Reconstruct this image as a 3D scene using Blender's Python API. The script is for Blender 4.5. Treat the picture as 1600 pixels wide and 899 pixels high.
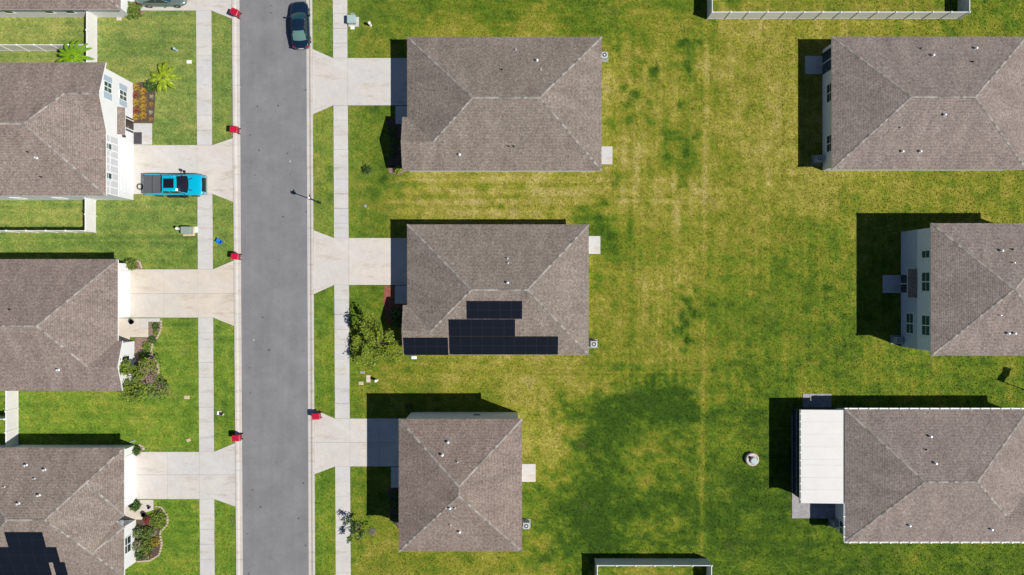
import bpy, bmesh, math, random
import numpy as np
from mathutils import Vector, Matrix
random.seed(7)
S = bpy.context.scene
C = S.collection
for o in list(bpy.data.objects): bpy.data.objects.remove(o)
R = math.radians

# ------------------------------------------------------------------ camera, sky, sun, exposure
CAMH = 70.0                     # drone height above the lawn
PPM = 15.24                     # photo pixels per metre on the ground (24 mm equivalent lens at 70 m)
cam = bpy.data.cameras.new('camera'); cam.lens = 24; cam.sensor_width = 36; cam.clip_end = 2000; cam.clip_start = .5
co = bpy.data.objects.new('camera', cam); C.objects.link(co); co.location = (0, 0, CAMH); S.camera = co
SUNV = Vector((11.5, -4.3, 15.24)).normalized()
w = bpy.data.worlds.new('World'); S.world = w; w.use_nodes = True
nt = w.node_tree; bg = nt.nodes['Background']
sky = nt.nodes.new('ShaderNodeTexSky'); sky.sky_type = 'NISHITA'; sky.sun_disc = False; sky.dust_density = .1; sky.ozone_density = 6.0
sky.sun_elevation = math.asin(SUNV.z); sky.sun_rotation = math.atan2(SUNV.x, SUNV.y)
nt.links.new(sky.outputs[0], bg.inputs[0]); bg.inputs[1].default_value = 0.05
sl = bpy.data.lights.new('sun', 'SUN'); sl.energy = 5.0; sl.angle = R(.5); sl.color = (1, .945, .86)
so = bpy.data.objects.new('sun', sl); C.objects.link(so); so.rotation_euler = SUNV.to_track_quat('Z', 'Y').to_euler(); so.location = (60, -20, 80)
S.view_settings.view_transform = 'Standard'; S.view_settings.look = 'None'; S.view_settings.gamma = 1
S.view_settings.use_curve_mapping = False; S.view_settings.exposure = 0.22
S.render.engine = 'CYCLES'

def W(px, py, z=0.0):
    """survey: photo pixel at height z -> metres"""
    k = (CAMH - z) / CAMH / PPM
    return Vector(((px - 800) * k, (449.5 - py) * k, z))
def zx(px, x0):                 # height of a photo column on the wall plane x = x0
    return CAMH * (1 - x0 * PPM / (px - 800))
def zy(py, y0):
    return CAMH * (1 - y0 * PPM / (449.5 - py))
def yk(py, z): return (449.5 - py) * (CAMH - z) / CAMH / PPM
def xk(px, z): return (px - 800) * (CAMH - z) / CAMH / PPM

# ------------------------------------------------------------------ materials
def srgb(r, g, b):
    f = lambda c: c / 12.92 if c <= .04045 else ((c + .055) / 1.055) ** 2.4
    return tuple(f(v / 255) for v in (r, g, b))
MATS = {}
def mat(name, col, rough=.7, metal=0, var=.0, scale=3, spec=.4, island=0, objvar=0, bump=0, bscale=40, coat=0, detail=6, trans=0):
    if name in MATS: return MATS[name]
    m = bpy.data.materials.new(name); m.use_nodes = True; t = m.node_tree; N = t.nodes; L = t.links
    b = N['Principled BSDF']; b.inputs['Roughness'].default_value = rough; b.inputs['Metallic'].default_value = metal
    b.inputs['Specular IOR Level'].default_value = spec; b.inputs['Base Color'].default_value = (*col, 1)
    if coat: b.inputs['Coat Weight'].default_value = coat; b.inputs['Coat Roughness'].default_value = .05
    src = None
    def mul(valsock, lo, hi):
        nonlocal src
        mr = N.new('ShaderNodeMapRange'); mr.inputs['To Min'].default_value = lo; mr.inputs['To Max'].default_value = hi
        L.new(valsock, mr.inputs['Value'])
        mx = N.new('ShaderNodeMix'); mx.data_type = 'RGBA'; mx.blend_type = 'MULTIPLY'; mx.inputs['Factor'].default_value = 1
        if src: L.new(src, mx.inputs['A'])
        else: mx.inputs['A'].default_value = (*col, 1)
        L.new(mr.outputs[0], mx.inputs['B']); src = mx.outputs['Result']
    tc = N.new('ShaderNodeTexCoord')
    if var:
        for sc_, v_ in ((scale, var), (scale * 7, var * .6)):
            n = N.new('ShaderNodeTexNoise'); n.inputs['Scale'].default_value = sc_; n.inputs['Detail'].default_value = detail; n.inputs['Roughness'].default_value = .65
            L.new(tc.outputs['Object'], n.inputs['Vector'])
            mr0 = N.new('ShaderNodeMapRange'); mr0.inputs['From Min'].default_value = .3; mr0.inputs['From Max'].default_value = .7
            L.new(n.outputs[0], mr0.inputs[0]); mul(mr0.outputs[0], 1 - v_, 1 + v_)
    if island:
        g = N.new('ShaderNodeNewGeometry'); mul(g.outputs['Random Per Island'], 1 - island, 1 + island)
    if objvar:
        g = N.new('ShaderNodeObjectInfo'); mul(g.outputs['Random'], 1 - objvar, 1 + objvar)
    if src: L.new(src, b.inputs['Base Color'])
    if bump:
        n = N.new('ShaderNodeTexNoise'); n.inputs['Scale'].default_value = bscale; n.inputs['Detail'].default_value = 4
        L.new(tc.outputs['Object'], n.inputs['Vector'])
        bp = N.new('ShaderNodeBump'); bp.inputs['Strength'].default_value = bump; bp.inputs['Distance'].default_value = .02
        L.new(n.outputs[0], bp.inputs['Height']); L.new(bp.outputs[0], b.inputs['Normal'])
    if trans:
        tr = N.new('ShaderNodeBsdfTranslucent'); ms = N.new('ShaderNodeMixShader'); ms.inputs[0].default_value = trans
        if src: L.new(src, tr.inputs[0])
        else: tr.inputs[0].default_value = (*col, 1)
        L.new(b.outputs[0], ms.inputs[1]); L.new(tr.outputs[0], ms.inputs[2]); L.new(ms.outputs[0], N['Material Output'].inputs[0])
    MATS[name] = m; return m

def concrete(name, col, warm):
    m = mat(name, col, .9, var=.07, scale=.45, objvar=.035, spec=.2, bump=.15, bscale=60)
    t = m.node_tree; N = t.nodes; L = t.links; b = N['Principled BSDF']
    src = b.inputs['Base Color'].links[0].from_socket
    oi = N.new('ShaderNodeObjectInfo'); tc = N.new('ShaderNodeTexCoord'); n = N.new('ShaderNodeTexNoise'); n.inputs['Scale'].default_value = .22; n.inputs['Detail'].default_value = 5
    n.inputs['Roughness'].default_value = .7
    sp = N.new('ShaderNodeVectorMath'); sp.operation = 'MULTIPLY'; sp.inputs[1].default_value = (1, 1.8, 1)
    L.new(tc.outputs['Object'], sp.inputs[0]); L.new(sp.outputs[0], n.inputs['Vector'])
    rp = N.new('ShaderNodeMapRange'); rp.inputs['From Min'].default_value = .38; rp.inputs['From Max'].default_value = .72
    L.new(n.outputs[0], rp.inputs[0])
    ad = N.new('ShaderNodeMath'); ad.operation = 'MULTIPLY_ADD'; ad.inputs[1].default_value = .5; ad.use_clamp = True
    L.new(oi.outputs['Random'], ad.inputs[0]); L.new(rp.outputs[0], ad.inputs[2])
    mx = N.new('ShaderNodeMix'); mx.data_type = 'RGBA'; mx.blend_type = 'MULTIPLY'; L.new(ad.outputs[0], mx.inputs['Factor'])
    L.new(src, mx.inputs['A']); mx.inputs['B'].default_value = (*warm, 1)
    # dull rust / tyre marks, sparse
    n2 = N.new('ShaderNodeTexNoise'); n2.inputs['Scale'].default_value = .8; n2.inputs['Detail'].default_value = 8; n2.inputs['Roughness'].default_value = .75
    sp2 = N.new('ShaderNodeVectorMath'); sp2.operation = 'MULTIPLY'; sp2.inputs[1].default_value = (.35, 1.6, 1)
    L.new(tc.outputs['Object'], sp2.inputs[0]); L.new(sp2.outputs[0], n2.inputs['Vector'])
    r2 = N.new('ShaderNodeMapRange'); r2.inputs['From Min'].default_value = .54; r2.inputs['From Max'].default_value = .76; r2.inputs['To Max'].default_value = 1.0
    L.new(n2.outputs[0], r2.inputs[0])
    m2 = N.new('ShaderNodeMix'); m2.data_type = 'RGBA'; m2.blend_type = 'MULTIPLY'; L.new(r2.outputs[0], m2.inputs['Factor'])
    L.new(mx.outputs['Result'], m2.inputs['A']); m2.inputs['B'].default_value = (.66, .55, .43, 1)
    L.new(m2.outputs['Result'], b.inputs['Base Color'])
    return m
M_con = concrete('concrete_walk', (.475, .48, .49), (.98, .935, .87))
M_drv = concrete('concrete_drive', (.485, .483, .485), (1.0, .93, .85))
M_drvy = concrete('concrete_cream', (.50, .478, .45), (1.0, .93, .84))
M_crb = concrete('concrete_curb', (.465, .455, .445), (1.0, .95, .90))
M_joint = mat('joint_dirt', (.13, .115, .10), .95, var=.3, scale=4)
M_wall = mat('white_stucco', (.70, .71, .72), .85, var=.03, scale=1.2, bump=.12, bscale=90, spec=.2)
M_wallg = mat('grey_stucco', (.42, .50, .60), .85, var=.04, scale=1.5, bump=.12, bscale=90, spec=.2)
M_trim = mat('white_trim', (.76, .77, .78), .5, var=.02, scale=2)
M_vinyl = mat('white_vinyl', (.68, .67, .67), .5, var=.05, scale=1.2, objvar=.03)
M_sid = mat('grey_siding', (.52, .53, .56), .7, var=.04)
M_shut = mat('blue_grey_shutter', (.36, .44, .55), .6, var=.05)
M_glass = mat('window_glass', (.025, .04, .045), .06, spec=.8)
M_glassg = mat('green_glass', (.05, .10, .09), .05, spec=.9)
M_dark = mat('dark_metal', (.018, .02, .026), .45, spec=.5)
M_black = mat('black_rubber', (.015, .015, .016), .8, var=.2, scale=8)
M_grey = mat('grey_metal', (.33, .35, .36), .5, metal=.3, var=.08)
M_zinc = mat('galvanised_vent', (.62, .64, .66), .4, metal=.4)
M_door = mat('brown_door', (.05, .035, .03), .5, var=.1)
M_red = mat('red_bin_plastic', (.42, .008, .035), .38, var=.08, scale=3, objvar=.1)
M_blue = mat('blue_plastic', (.01, .17, .60), .4)
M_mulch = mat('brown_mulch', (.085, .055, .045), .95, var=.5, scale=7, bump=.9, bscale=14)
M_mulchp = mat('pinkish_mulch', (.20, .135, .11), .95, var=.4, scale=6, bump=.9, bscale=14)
M_stone = mat('pale_edging_stone', (.40, .33, .25), .9, var=.2, scale=5, island=.25)
M_pave = mat('grey_patio', (.27, .26, .27), .9, var=.25, scale=2.2)
M_teal = mat('teal_utility', (.30, .40, .40), .5, var=.05)
M_sage = mat('sage_utility', (.22, .28, .24), .5, var=.06)
M_beige = mat('beige_lid', (.50, .40, .26), .8, var=.12)
M_white = mat('white_plastic', (.72, .74, .74), .5, var=.06)
M_bark = mat('bark', (.16, .125, .095), .9, var=.25, scale=6, bump=.5)
M_screen = mat('dark_insect_screen', (.012, .02, .03), .6)
M_bronze = mat('bronze_frame', (.02, .045, .045), .45)
M_panelroof = mat('white_panel_roof', (.52, .52, .51), .5, var=.04, scale=1.0, objvar=.02)

def leafmat(name, col, v=.45, tr=.25):
    return mat(name, col, .55, island=v, trans=tr, spec=.35)
M_lf_a = leafmat('leaf_olive', (.16, .21, .03)); M_lf_b = leafmat('leaf_mid', (.095, .165, .028)); M_lf_c = leafmat('leaf_dark', (.035, .075, .02))
M_lf_y = leafmat('leaf_yellowgreen', (.22, .30, .02), .3); M_lf_p = leafmat('palm_lime', (.19, .36, .01), .35)
M_lf_yy = leafmat('palm_yellow', (.29, .39, .02), .5); M_lf_o = leafmat('leaf_orange', (.34, .21, .03), .5); M_lf_br = leafmat('leaf_brownred', (.22, .07, .035), .5); M_lf_r = leafmat('leaf_red', (.20, .035, .03), .5)
M_lf_g = leafmat('leaf_grey', (.15, .165, .085), .3); M_lf_pink = leafmat('leaf_pale', (.33, .33, .22), .4)

def roof_mat(name, tint):
    m = bpy.data.materials.new(name); m.use_nodes = True; t = m.node_tree; N = t.nodes; L = t.links; b = N['Principled BSDF']
    b.inputs['Roughness'].default_value = .95; b.inputs['Specular IOR Level'].default_value = .12
    uv = N.new('ShaderNodeUVMap')
    # shingle tabs: one Voronoi cell per tab, jittered along the courses
    sc = N.new('ShaderNodeVectorMath'); sc.operation = 'MULTIPLY'; sc.inputs[1].default_value = (9.5, 8.5, 1); L.new(uv.outputs[0], sc.inputs[0])
    vo = N.new('ShaderNodeTexVoronoi'); vo.voronoi_dimensions = '2D'; vo.inputs['Scale'].default_value = 1; vo.inputs['Randomness'].default_value = .9
    L.new(sc.outputs[0], vo.inputs['Vector'])
    sp = N.new('ShaderNodeSeparateColor'); L.new(vo.outputs['Color'], sp.inputs[0])
    cr = N.new('ShaderNodeValToRGB'); e = cr.color_ramp.elements; cr.color_ramp.interpolation = 'LINEAR'
    cols = [(0, (.122, .106, .099)), (.2, (.147, .128, .119)), (.40, (.182, .151, .140)), (.60, (.170, .155, .141)), (.82, (.190, .175, .161)), (1, (.228, .213, .198))]
    e[0].position = 0; e[0].color = (*cols[0][1], 1); e[1].position = 1; e[1].color = (*cols[-1][1], 1)
    for p, c in cols[1:-1]:
        q = e.new(p); q.color = (*c, 1)
    L.new(sp.outputs[0], cr.inputs[0])
    # course line: thin dark butt edge every exposure
    sv = N.new('ShaderNodeSeparateXYZ'); L.new(uv.outputs[0], sv.inputs[0])
    md = N.new('ShaderNodeMath'); md.operation = 'PINGPONG'; md.inputs[1].default_value = .0725; L.new(sv.outputs[1], md.inputs[0])
    mr = N.new('ShaderNodeMapRange'); mr.inputs['From Max'].default_value = .03; mr.inputs['To Min'].default_value = .55; mr.inputs['To Max'].default_value = 1.08; L.new(md.outputs[0], mr.inputs[0])
    m1 = N.new('ShaderNodeMix'); m1.data_type = 'RGBA'; m1.blend_type = 'MULTIPLY'; m1.inputs['Factor'].default_value = 1
    L.new(cr.outputs[0], m1.inputs['A']); L.new(mr.outputs[0], m1.inputs['B'])
    # weathering: broad mottling and slope-wise streaks
    n = N.new('ShaderNodeTexNoise'); n.inputs['Scale'].default_value = .55; n.inputs['Detail'].default_value = 6; n.inputs['Roughness'].default_value = .6
    st = N.new('ShaderNodeVectorMath'); st.operation = 'MULTIPLY'; st.inputs[1].default_value = (1.2, .5, 1); L.new(uv.outputs[0], st.inputs[0]); L.new(st.outputs[0], n.inputs['Vector'])
    m2r = N.new('ShaderNodeMapRange'); m2r.inputs['From Min'].default_value = .3; m2r.inputs['From Max'].default_value = .7; m2r.inputs['To Min'].default_value = .80; m2r.inputs['To Max'].default_value = 1.16; L.new(n.outputs[0], m2r.inputs[0])
    m2 = N.new('ShaderNodeMix'); m2.data_type = 'RGBA'; m2.blend_type = 'MULTIPLY'; m2.inputs['Factor'].default_value = 1
    L.new(m1.outputs['Result'], m2.inputs['A']); L.new(m2r.outputs[0], m2.inputs['B'])
    m3 = N.new('ShaderNodeMix'); m3.data_type = 'RGBA'; m3.blend_type = 'MULTIPLY'; m3.inputs['Factor'].default_value = 1
    L.new(m2.outputs['Result'], m3.inputs['A']); m3.inputs['B'].default_value = (*tint, 1)
    L.new(m3.outputs['Result'], b.inputs['Base Color'])
    bp = N.new('ShaderNodeBump'); bp.inputs['Strength'].default_value = .5; bp.inputs['Distance'].default_value = .012
    L.new(sp.outputs[1], bp.inputs['Height']); L.new(bp.outputs[0], b.inputs['Normal'])
    return m
M_roof = roof_mat('shingles_warm', (1.22, 1.12, 1.09)); M_roofw = roof_mat('shingles_tan', (1.14, 1.09, 1.03)); M_roofp = roof_mat('shingles_grey', (1.24, 1.17, 1.16))
M_roofs = {n: roof_mat('shingles_' + n, c) for n, c in (('faded', (1.30, 1.20, 1.16)), ('brown', (1.18, 1.07, 1.01)), ('dusty', (1.24, 1.16, 1.10)))}
M_cap = mat('ridge_cap_shingle', (.25, .23, .213), .95, island=.40, spec=.1)

# ------------------------------------------------------------------ mesh helpers
ORI = {}
def link(o, parent, origin):
    C.objects.link(o)
    if parent is not None:
        o.parent = parent; o.location = Vector(origin) - ORI[parent.name]
    else: o.location = origin
    ORI[o.name] = Vector(origin)
def tag(o, label=None, cat=None, group=None, kind=None):
    if label: o['label'] = label
    if cat: o['category'] = cat
    if group: o['group'] = group
    if kind: o['kind'] = kind
    return o
def empty(name, loc, label, cat, group=None):
    o = bpy.data.objects.new(name, None); o.empty_display_size = .3
    link(o, None, Vector(loc)); return tag(o, label, cat, group)
class MB:
    def __init__(s): s.v = []; s.f = []; s.m = []
    def add(s, vs, fs, mi=0):
        b = len(s.v); s.v += [tuple(v) for v in vs]; s.f += [tuple(i + b for i in f) for f in fs]; s.m += [mi] * len(fs); return s
    def box(s, x0, x1, y0, y1, z0, z1, mi=0):
        if x0 > x1: x0, x1 = x1, x0
        if y0 > y1: y0, y1 = y1, y0
        return s.add([(x0, y0, z0), (x1, y0, z0), (x1, y1, z0), (x0, y1, z0), (x0, y0, z1), (x1, y0, z1), (x1, y1, z1), (x0, y1, z1)],
                     [(3, 2, 1, 0), (4, 5, 6, 7), (0, 1, 5, 4), (1, 2, 6, 5), (2, 3, 7, 6), (3, 0, 4, 7)], mi)
    def prism(s, pts, z0, z1, mi=0, inset=0, dz=0):
        n = len(pts); a = sum((pts[i][0] * pts[(i + 1) % n][1] - pts[(i + 1) % n][0] * pts[i][1]) for i in range(n))
        if a < 0: pts = pts[::-1]
        if inset:                       # chamfered top edge
            cx = sum(p[0] for p in pts) / n; cy = sum(p[1] for p in pts) / n
            up = []
            for p in pts:
                d = Vector((p[0] - cx, p[1] - cy)); l = max(d.length, 1e-6); d *= (l - inset) / l; up.append((cx + d.x, cy + d.y))
            vs = [(p[0], p[1], z0) for p in pts] + [(p[0], p[1], z1 - dz) for p in pts] + [(p[0], p[1], z1) for p in up]
            fs = [tuple(range(n))[::-1], tuple(range(2 * n, 3 * n))]
            for r in (0, n): fs += [(r + i, r + (i + 1) % n, r + n + (i + 1) % n, r + n + i) for i in range(n)]
            return s.add(vs, fs, mi)
        vs = [(p[0], p[1], z0) for p in pts] + [(p[0], p[1], z1) for p in pts]
        fs = [tuple(range(n))[::-1], tuple(range(n, 2 * n))] + [(i, (i + 1) % n, n + (i + 1) % n, n + i) for i in range(n)]
        return s.add(vs, fs, mi)
    def tube(s, a, b, r0, r1=None, n=8, mi=0, cap=True):
        a = Vector(a); b = Vector(b); r1 = r0 if r1 is None else r1
        d = (b - a).normalized(); u = d.orthogonal().normalized(); v = d.cross(u)
        vs = []
        for p, r in ((a, r0), (b, r1)):
            for i in range(n):
                t = 2 * math.pi * i / n; vs.append(p + u * math.cos(t) * r + v * math.sin(t) * r)
        fs = [(i, (i + 1) % n, n + (i + 1) % n, n + i) for i in range(n)]
        if cap: fs += [tuple(range(n))[::-1], tuple(range(n, 2 * n))]
        return s.add(vs, fs, mi)
    def lathe(s, c, prof, n=16, mi=0):
        vs = []
        for (r, z) in prof:
            for i in range(n):
                t = 2 * math.pi * i / n; vs.append((c[0] + r * math.cos(t), c[1] + r * math.sin(t), c[2] + z))
        fs = []
        for k in range(len(prof) - 1): fs += [(k * n + i, k * n + (i + 1) % n, (k + 1) * n + (i + 1) % n, (k + 1) * n + i) for i in range(n)]
        fs += [tuple(range(n))[::-1], tuple(range((len(prof) - 1) * n, len(prof) * n))]
        return s.add(vs, fs, mi)
    def torus(s, c, R_, r, n=20, m=6, axis='Z', mi=0):
        vs = []; fs = []
        for i in range(n):
            t = 2 * math.pi * i / n
            for j in range(m):
                p = 2 * math.pi * j / m; rr = R_ + r * math.cos(p); x, y, z = rr * math.cos(t), rr * math.sin(t), r * math.sin(p)
                if axis == 'X': x, y, z = z, x, y
                if axis == 'Y': x, y, z = x, z, y
                vs.append((c[0] + x, c[1] + y, c[2] + z))
        for i in range(n):
            for j in range(m): fs.append((i * m + j, ((i + 1) % n) * m + j, ((i + 1) % n) * m + (j + 1) % m, i * m + (j + 1) % m))
        return s.add(vs, fs, mi)
    def build(s, name, mats, parent=None, origin=None, smooth=False, label=None, cat=None, group=None, kind=None):
        mats = mats if isinstance(mats, (list, tuple)) else [mats]
        if origin is None:
            if parent is not None: origin = ORI[parent.name]
            else:
                xs = [v[0] for v in s.v]; ys = [v[1] for v in s.v]; zs = [v[2] for v in s.v]
                origin = Vector(((min(xs) + max(xs)) / 2, (min(ys) + max(ys)) / 2, min(zs)))
        origin = Vector(origin)
        me = bpy.data.meshes.new(name); me.from_pydata([tuple(Vector(v) - origin) for v in s.v], [], s.f)
        for m in mats: me.materials.append(m)
        if len(mats) > 1: me.polygons.foreach_set('material_index', s.m)
        if smooth: me.polygons.foreach_set('use_smooth', [True] * len(me.polygons))
        me.update(); o = bpy.data.objects.new(name, me); link(o, parent, origin)
        return tag(o, label, cat, group, kind)
def xform(mb, loc, rz=0):
    c, s = math.cos(rz), math.sin(rz)
    mb.v = [(loc[0] + v[0] * c - v[1] * s, loc[1] + v[0] * s + v[1] * c, loc[2] + v[2]) for v in mb.v]; return mb

# ------------------------------------------------------------------ the lawn: one sheet to the horizon
rng = np.random.default_rng(5)
LAT = rng.random((12, 256, 256))
def vnoise(x, y, s):
    xi = np.floor(x).astype(int); yi = np.floor(y).astype(int); fx = x - xi; fy = y - yi
    fx = fx * fx * (3 - 2 * fx); fy = fy * fy * (3 - 2 * fy); T = LAT[s % 12]; g = lambda a, b: T[a & 255, b & 255]
    return (g(xi, yi) * (1 - fx) + g(xi + 1, yi) * fx) * (1 - fy) + (g(xi, yi + 1) * (1 - fx) + g(xi + 1, yi + 1) * fx) * fy
def fbm(x, y, s, o=4, rough=.55):
    a = 1; t = 0; n = 0
    for i in range(o): t = t + a * vnoise(x * 2 ** i, y * 2 ** i, s + i); n += a; a *= rough
    return t / n - .5
CTRL = np.array([(230,60,.46),(60,55,.62),(60,90,.5),(260,180,.44),(200,330,.44),(60,345,.5),(60,385,.46),(260,400,.44),(270,540,.36),(100,640,.40),(230,660,.42),(60,665,.36),(260,840,.38),(347,100,.44),(347,330,.42),(350,580,.36),(350,850,.34),
 (505,40,.42),(505,60,.36),(505,210,.5),(505,330,.5),(505,350,.40),(505,500,.42),(505,600,.42),(505,800,.33),(505,640,.36),(580,130,.42),(570,65,.55),(570,200,.38),(570,240,.36),(570,300,.46),(580,20,.42),(600,40,.48),
 (700,20,.40),(800,25,.42),(900,20,.36),(700,50,.74),(850,50,.70),(950,30,.42),(1050,15,.40),(1020,40,.50),(970,100,.72),(1040,80,.72),(1085,140,.55),(1000,200,.72),(970,290,.76),(1040,300,.76),(1080,250,.48),(1000,330,.72),(960,230,.74),(1095,300,.68),
 (700,285,.74),(800,288,.76),(900,285,.74),(700,320,.74),(850,320,.76),(620,300,.68),(570,350,.38),(780,338,.64),(640,340,.5),(570,480,.38),(560,560,.42),(600,570,.56),
 (955,355,.34),(960,385,.36),(935,430,.62),(1000,480,.66),(1060,480,.68),(1060,400,.60),(965,420,.55),(960,545,.50),(990,560,.56),(1050,540,.62),(1080,350,.62),
 (1150,430,.54),(1180,400,.52),(700,575,.70),(800,580,.70),(900,568,.68),(620,600,.62),(1000,572,.62),(560,640,.42),(720,598,.60),(1080,585,.66),(570,765,.5),(700,640,.4),
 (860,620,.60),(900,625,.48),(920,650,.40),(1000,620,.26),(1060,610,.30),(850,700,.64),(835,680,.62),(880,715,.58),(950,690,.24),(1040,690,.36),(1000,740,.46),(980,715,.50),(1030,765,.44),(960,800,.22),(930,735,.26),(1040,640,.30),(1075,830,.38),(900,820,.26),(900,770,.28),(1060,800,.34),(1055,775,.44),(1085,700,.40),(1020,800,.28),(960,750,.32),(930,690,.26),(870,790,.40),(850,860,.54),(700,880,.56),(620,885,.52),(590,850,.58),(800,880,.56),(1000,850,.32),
 (1150,100,.68),(1220,150,.68),(1180,240,.70),(1250,45,.62),(1400,48,.56),(1550,45,.44),(1450,290,.56),(1280,310,.64),(1180,330,.62),(1580,290,.50),(1130,200,.66),(1240,260,.68),(1400,320,.5),
 (1150,500,.38),(1250,450,.40),(1250,560,.38),(1330,600,.36),(1400,580,.40),(1560,600,.40),(1150,650,.26),(1180,800,.20),(1140,850,.24),(1250,870,.24),(1450,880,.32),(1580,875,.34),(1300,10,.60),(1560,15,.40),(1300,400,.44),(1200,600,.36),(1000,885,.6)], float)
BLOB = [(1022,117,9,.5),(980,152,11,.42),(1080,98,15,.32),(1062,74,10,.25),(1087,122,9,.3),(995,190,17,.32),(1020,193,8,.42),(1072,240,30,.24),(1050,228,16,.22),(1092,215,11,.25),(1060,266,12,.22),(950,196,8,.3),(968,78,9,.3),
 (757,297,8,.3),(870,278,7,.15),(1000,98,7,.25),(612,60,8,.25),(935,365,26,.2),(1075,75,12,.3),(500,245,12,.3),(700,560,9,.15),(800,560,14,.14),(1080,500,9,.2),(1065,520,8,.2),(1075,470,7,.2),(960,455,11,.18),(930,440,9,.15),(845,878,13,.3),(720,885,12,.25),(597,878,9,.22),
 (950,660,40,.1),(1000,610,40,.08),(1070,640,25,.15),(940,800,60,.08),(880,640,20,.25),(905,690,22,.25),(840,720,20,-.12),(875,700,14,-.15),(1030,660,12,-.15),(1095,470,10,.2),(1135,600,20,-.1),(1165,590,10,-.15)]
_wr = random.Random(3)
BLOB += [(1076 + _wr.gauss(0, 9), _wr.uniform(445, 545), _wr.uniform(2.5, 6), _wr.uniform(.25, .45)) for _ in range(34)] + [(_wr.uniform(945, 1100), _wr.uniform(60, 330), _wr.uniform(2.5, 7), _wr.uniform(.15, .4)) for _ in range(46)] + [(_wr.uniform(1110, 1320), _wr.uniform(340, 620), _wr.uniform(3, 8), _wr.uniform(-.25, .3)) for _ in range(40)] + [(_wr.uniform(560, 930), _wr.uniform(275, 345), _wr.uniform(3, 8), _wr.uniform(.1, .3)) for _ in range(14)]
PAL = [(0, srgb(44, 74, 22)), (.2, srgb(67, 97, 26)), (.4, srgb(103, 128, 34)), (.58, srgb(137, 142, 46)), (.75, srgb(164, 158, 68)), (1, srgb(195, 182, 112))]
def grass(px, py):
    sh = px.shape; X = px.ravel(); Y = py.ravel()
    wx = X + 105 * fbm(X / 48, Y / 48, 0, 6, .62); wy = Y + 105 * fbm(X / 48, Y / 48, 3, 6, .62)
    num = np.zeros_like(X); den = np.full_like(X, 1e-9)
    for cx, cy, d in CTRL:
        q = np.exp(-((wx - cx) ** 2 + (wy - cy) ** 2) / (2 * 30 ** 2)) + 1e-6 / (1 + ((wx - cx) ** 2 + (wy - cy) ** 2) / 4000); num += q * d; den += q
    d = num / den
    bx = X + 34 * fbm(X / 16, Y / 16, 5, 5, .65) + 60 * fbm(X / 38, Y / 38, 9, 3); by = Y + 34 * fbm(X / 16, Y / 16, 7, 5, .65) + 60 * fbm(X / 38, Y / 38, 6, 3)
    for cx, cy, r, a in BLOB:
        qx, qy = (bx, by) if r > 9 else (X + (bx - X) * .25, Y + (by - Y) * .25)
        d -= .8 * a * np.exp(-(((qx - cx) ** 2 + (qy - cy) ** 2) / (r * r)) ** 1.4)
    back = 1 / (1 + np.exp(-(X - 545) / 6)); left = 1 - back
    rough = np.where(X > 560, 1.0, .72); d = np.where(X < 555, .5 * d + .5 * (d * 0 + .42), d)
    d += rough * (.34 * fbm(X / 42, Y / 34, 1, 5) + .52 * fbm(X / 12, Y / 9, 2, 4, .75))
    # mowing stripes
    side = np.exp(-((Y - 310) / 42) ** 4) / (1 + np.exp(-(X - 600) / 15)) / (1 + np.exp((X - 1080) / 30))
    d += side * .07 * np.sin(Y / 2.75 + 1.2 * fbm(X / 150, Y / 40, 4)) + side * .34 * fbm(X / 110, Y / 3.0, 6, 3)
    side2 = np.exp(-((Y - 578) / 22) ** 4) * (X > 545) * (X < 1100)
    d += side2 * (.34 * fbm(X / 110, Y / 3.4, 6, 3) + .04 * np.sin(Y / 2.6))
    top = np.exp(-((Y - 28) / 30) ** 4) * (X > 545) * (X < 1100); d += top * .24 * fbm(X / 80, Y / 5, 8, 3)
    bk = np.exp(-((X - 1020) / 82) ** 6) * (Y > 50) * (Y < 600); d += bk * (.03 * np.sin(X / 4.4 + 2.4 * fbm(X / 40, Y / 150, 2)) + .34 * fbm(X / 3.6, Y / 70, 9, 3))
    rt = (X > 1105) * 1.0; d += rt * (.22 * fbm(X / 4.2, Y / 80, 4, 3) * (Y < 640) + .2 * fbm(X / 120, Y / 3.6, 7, 3) * (Y > 560))
    d += (X < 310) * .28 * fbm(X / 110, Y / 4, 3, 3) + ((X > 330) & (X < 520)) * .2 * fbm(X / 3.5, Y / 90, 5, 3)
    # lot line between the back gardens
    ln = 1106 - .0085 * Y + 5 * fbm(X / 9 * 0, Y / 30, 1)
    d += .18 * np.exp(-((X - ln + 2) / 4.0) ** 2) * (Y > 30) + (.03 - .07 * np.exp(-np.clip(X - ln, 0, 400) / 25)) / (1 + np.exp(-(X - ln - 3) / 1.5)) * (Y > 32)
    d = np.where((X > 1108) & (Y > 600) & (X < 1120), d - .05, d)
    reg = 1 / (1 + np.exp(-(X - 830) / 8)) / (1 + np.exp((X - 1098) / 4)) / (1 + np.exp(-(Y - 592) / 5)); d = d + reg * .09 * np.tanh((d - .44) * 9)
    d = np.clip(np.where(d < .2, .2 - (.2 - d) * .45, d), .06, 1); ps = [p for p, c in PAL]
    rgb = np.stack([np.interp(d, ps, [c[i] for p, c in PAL]) for i in range(3)], 1) / 1.53 * np.array([1.0, 1.01, 1.05])
    v = 1 + .30 * fbm(X / 6, Y / 6, 10, 3, .7) + .12 * fbm(X / 60, Y / 60, 11, 3)
    rgb *= v[:, None] * (1 + .34 / (1 + np.exp((X - 556) / 9)) * (1 - .35 * (X > 490)))[:, None]
    br = np.clip(fbm(X / 26, Y / 22, 8, 4) * 4 - .6, 0, 1)[:, None] * .22      # dead brownish patches
    rgb = rgb * (1 - br) + np.array([.17, .125, .05]) * br
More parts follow.
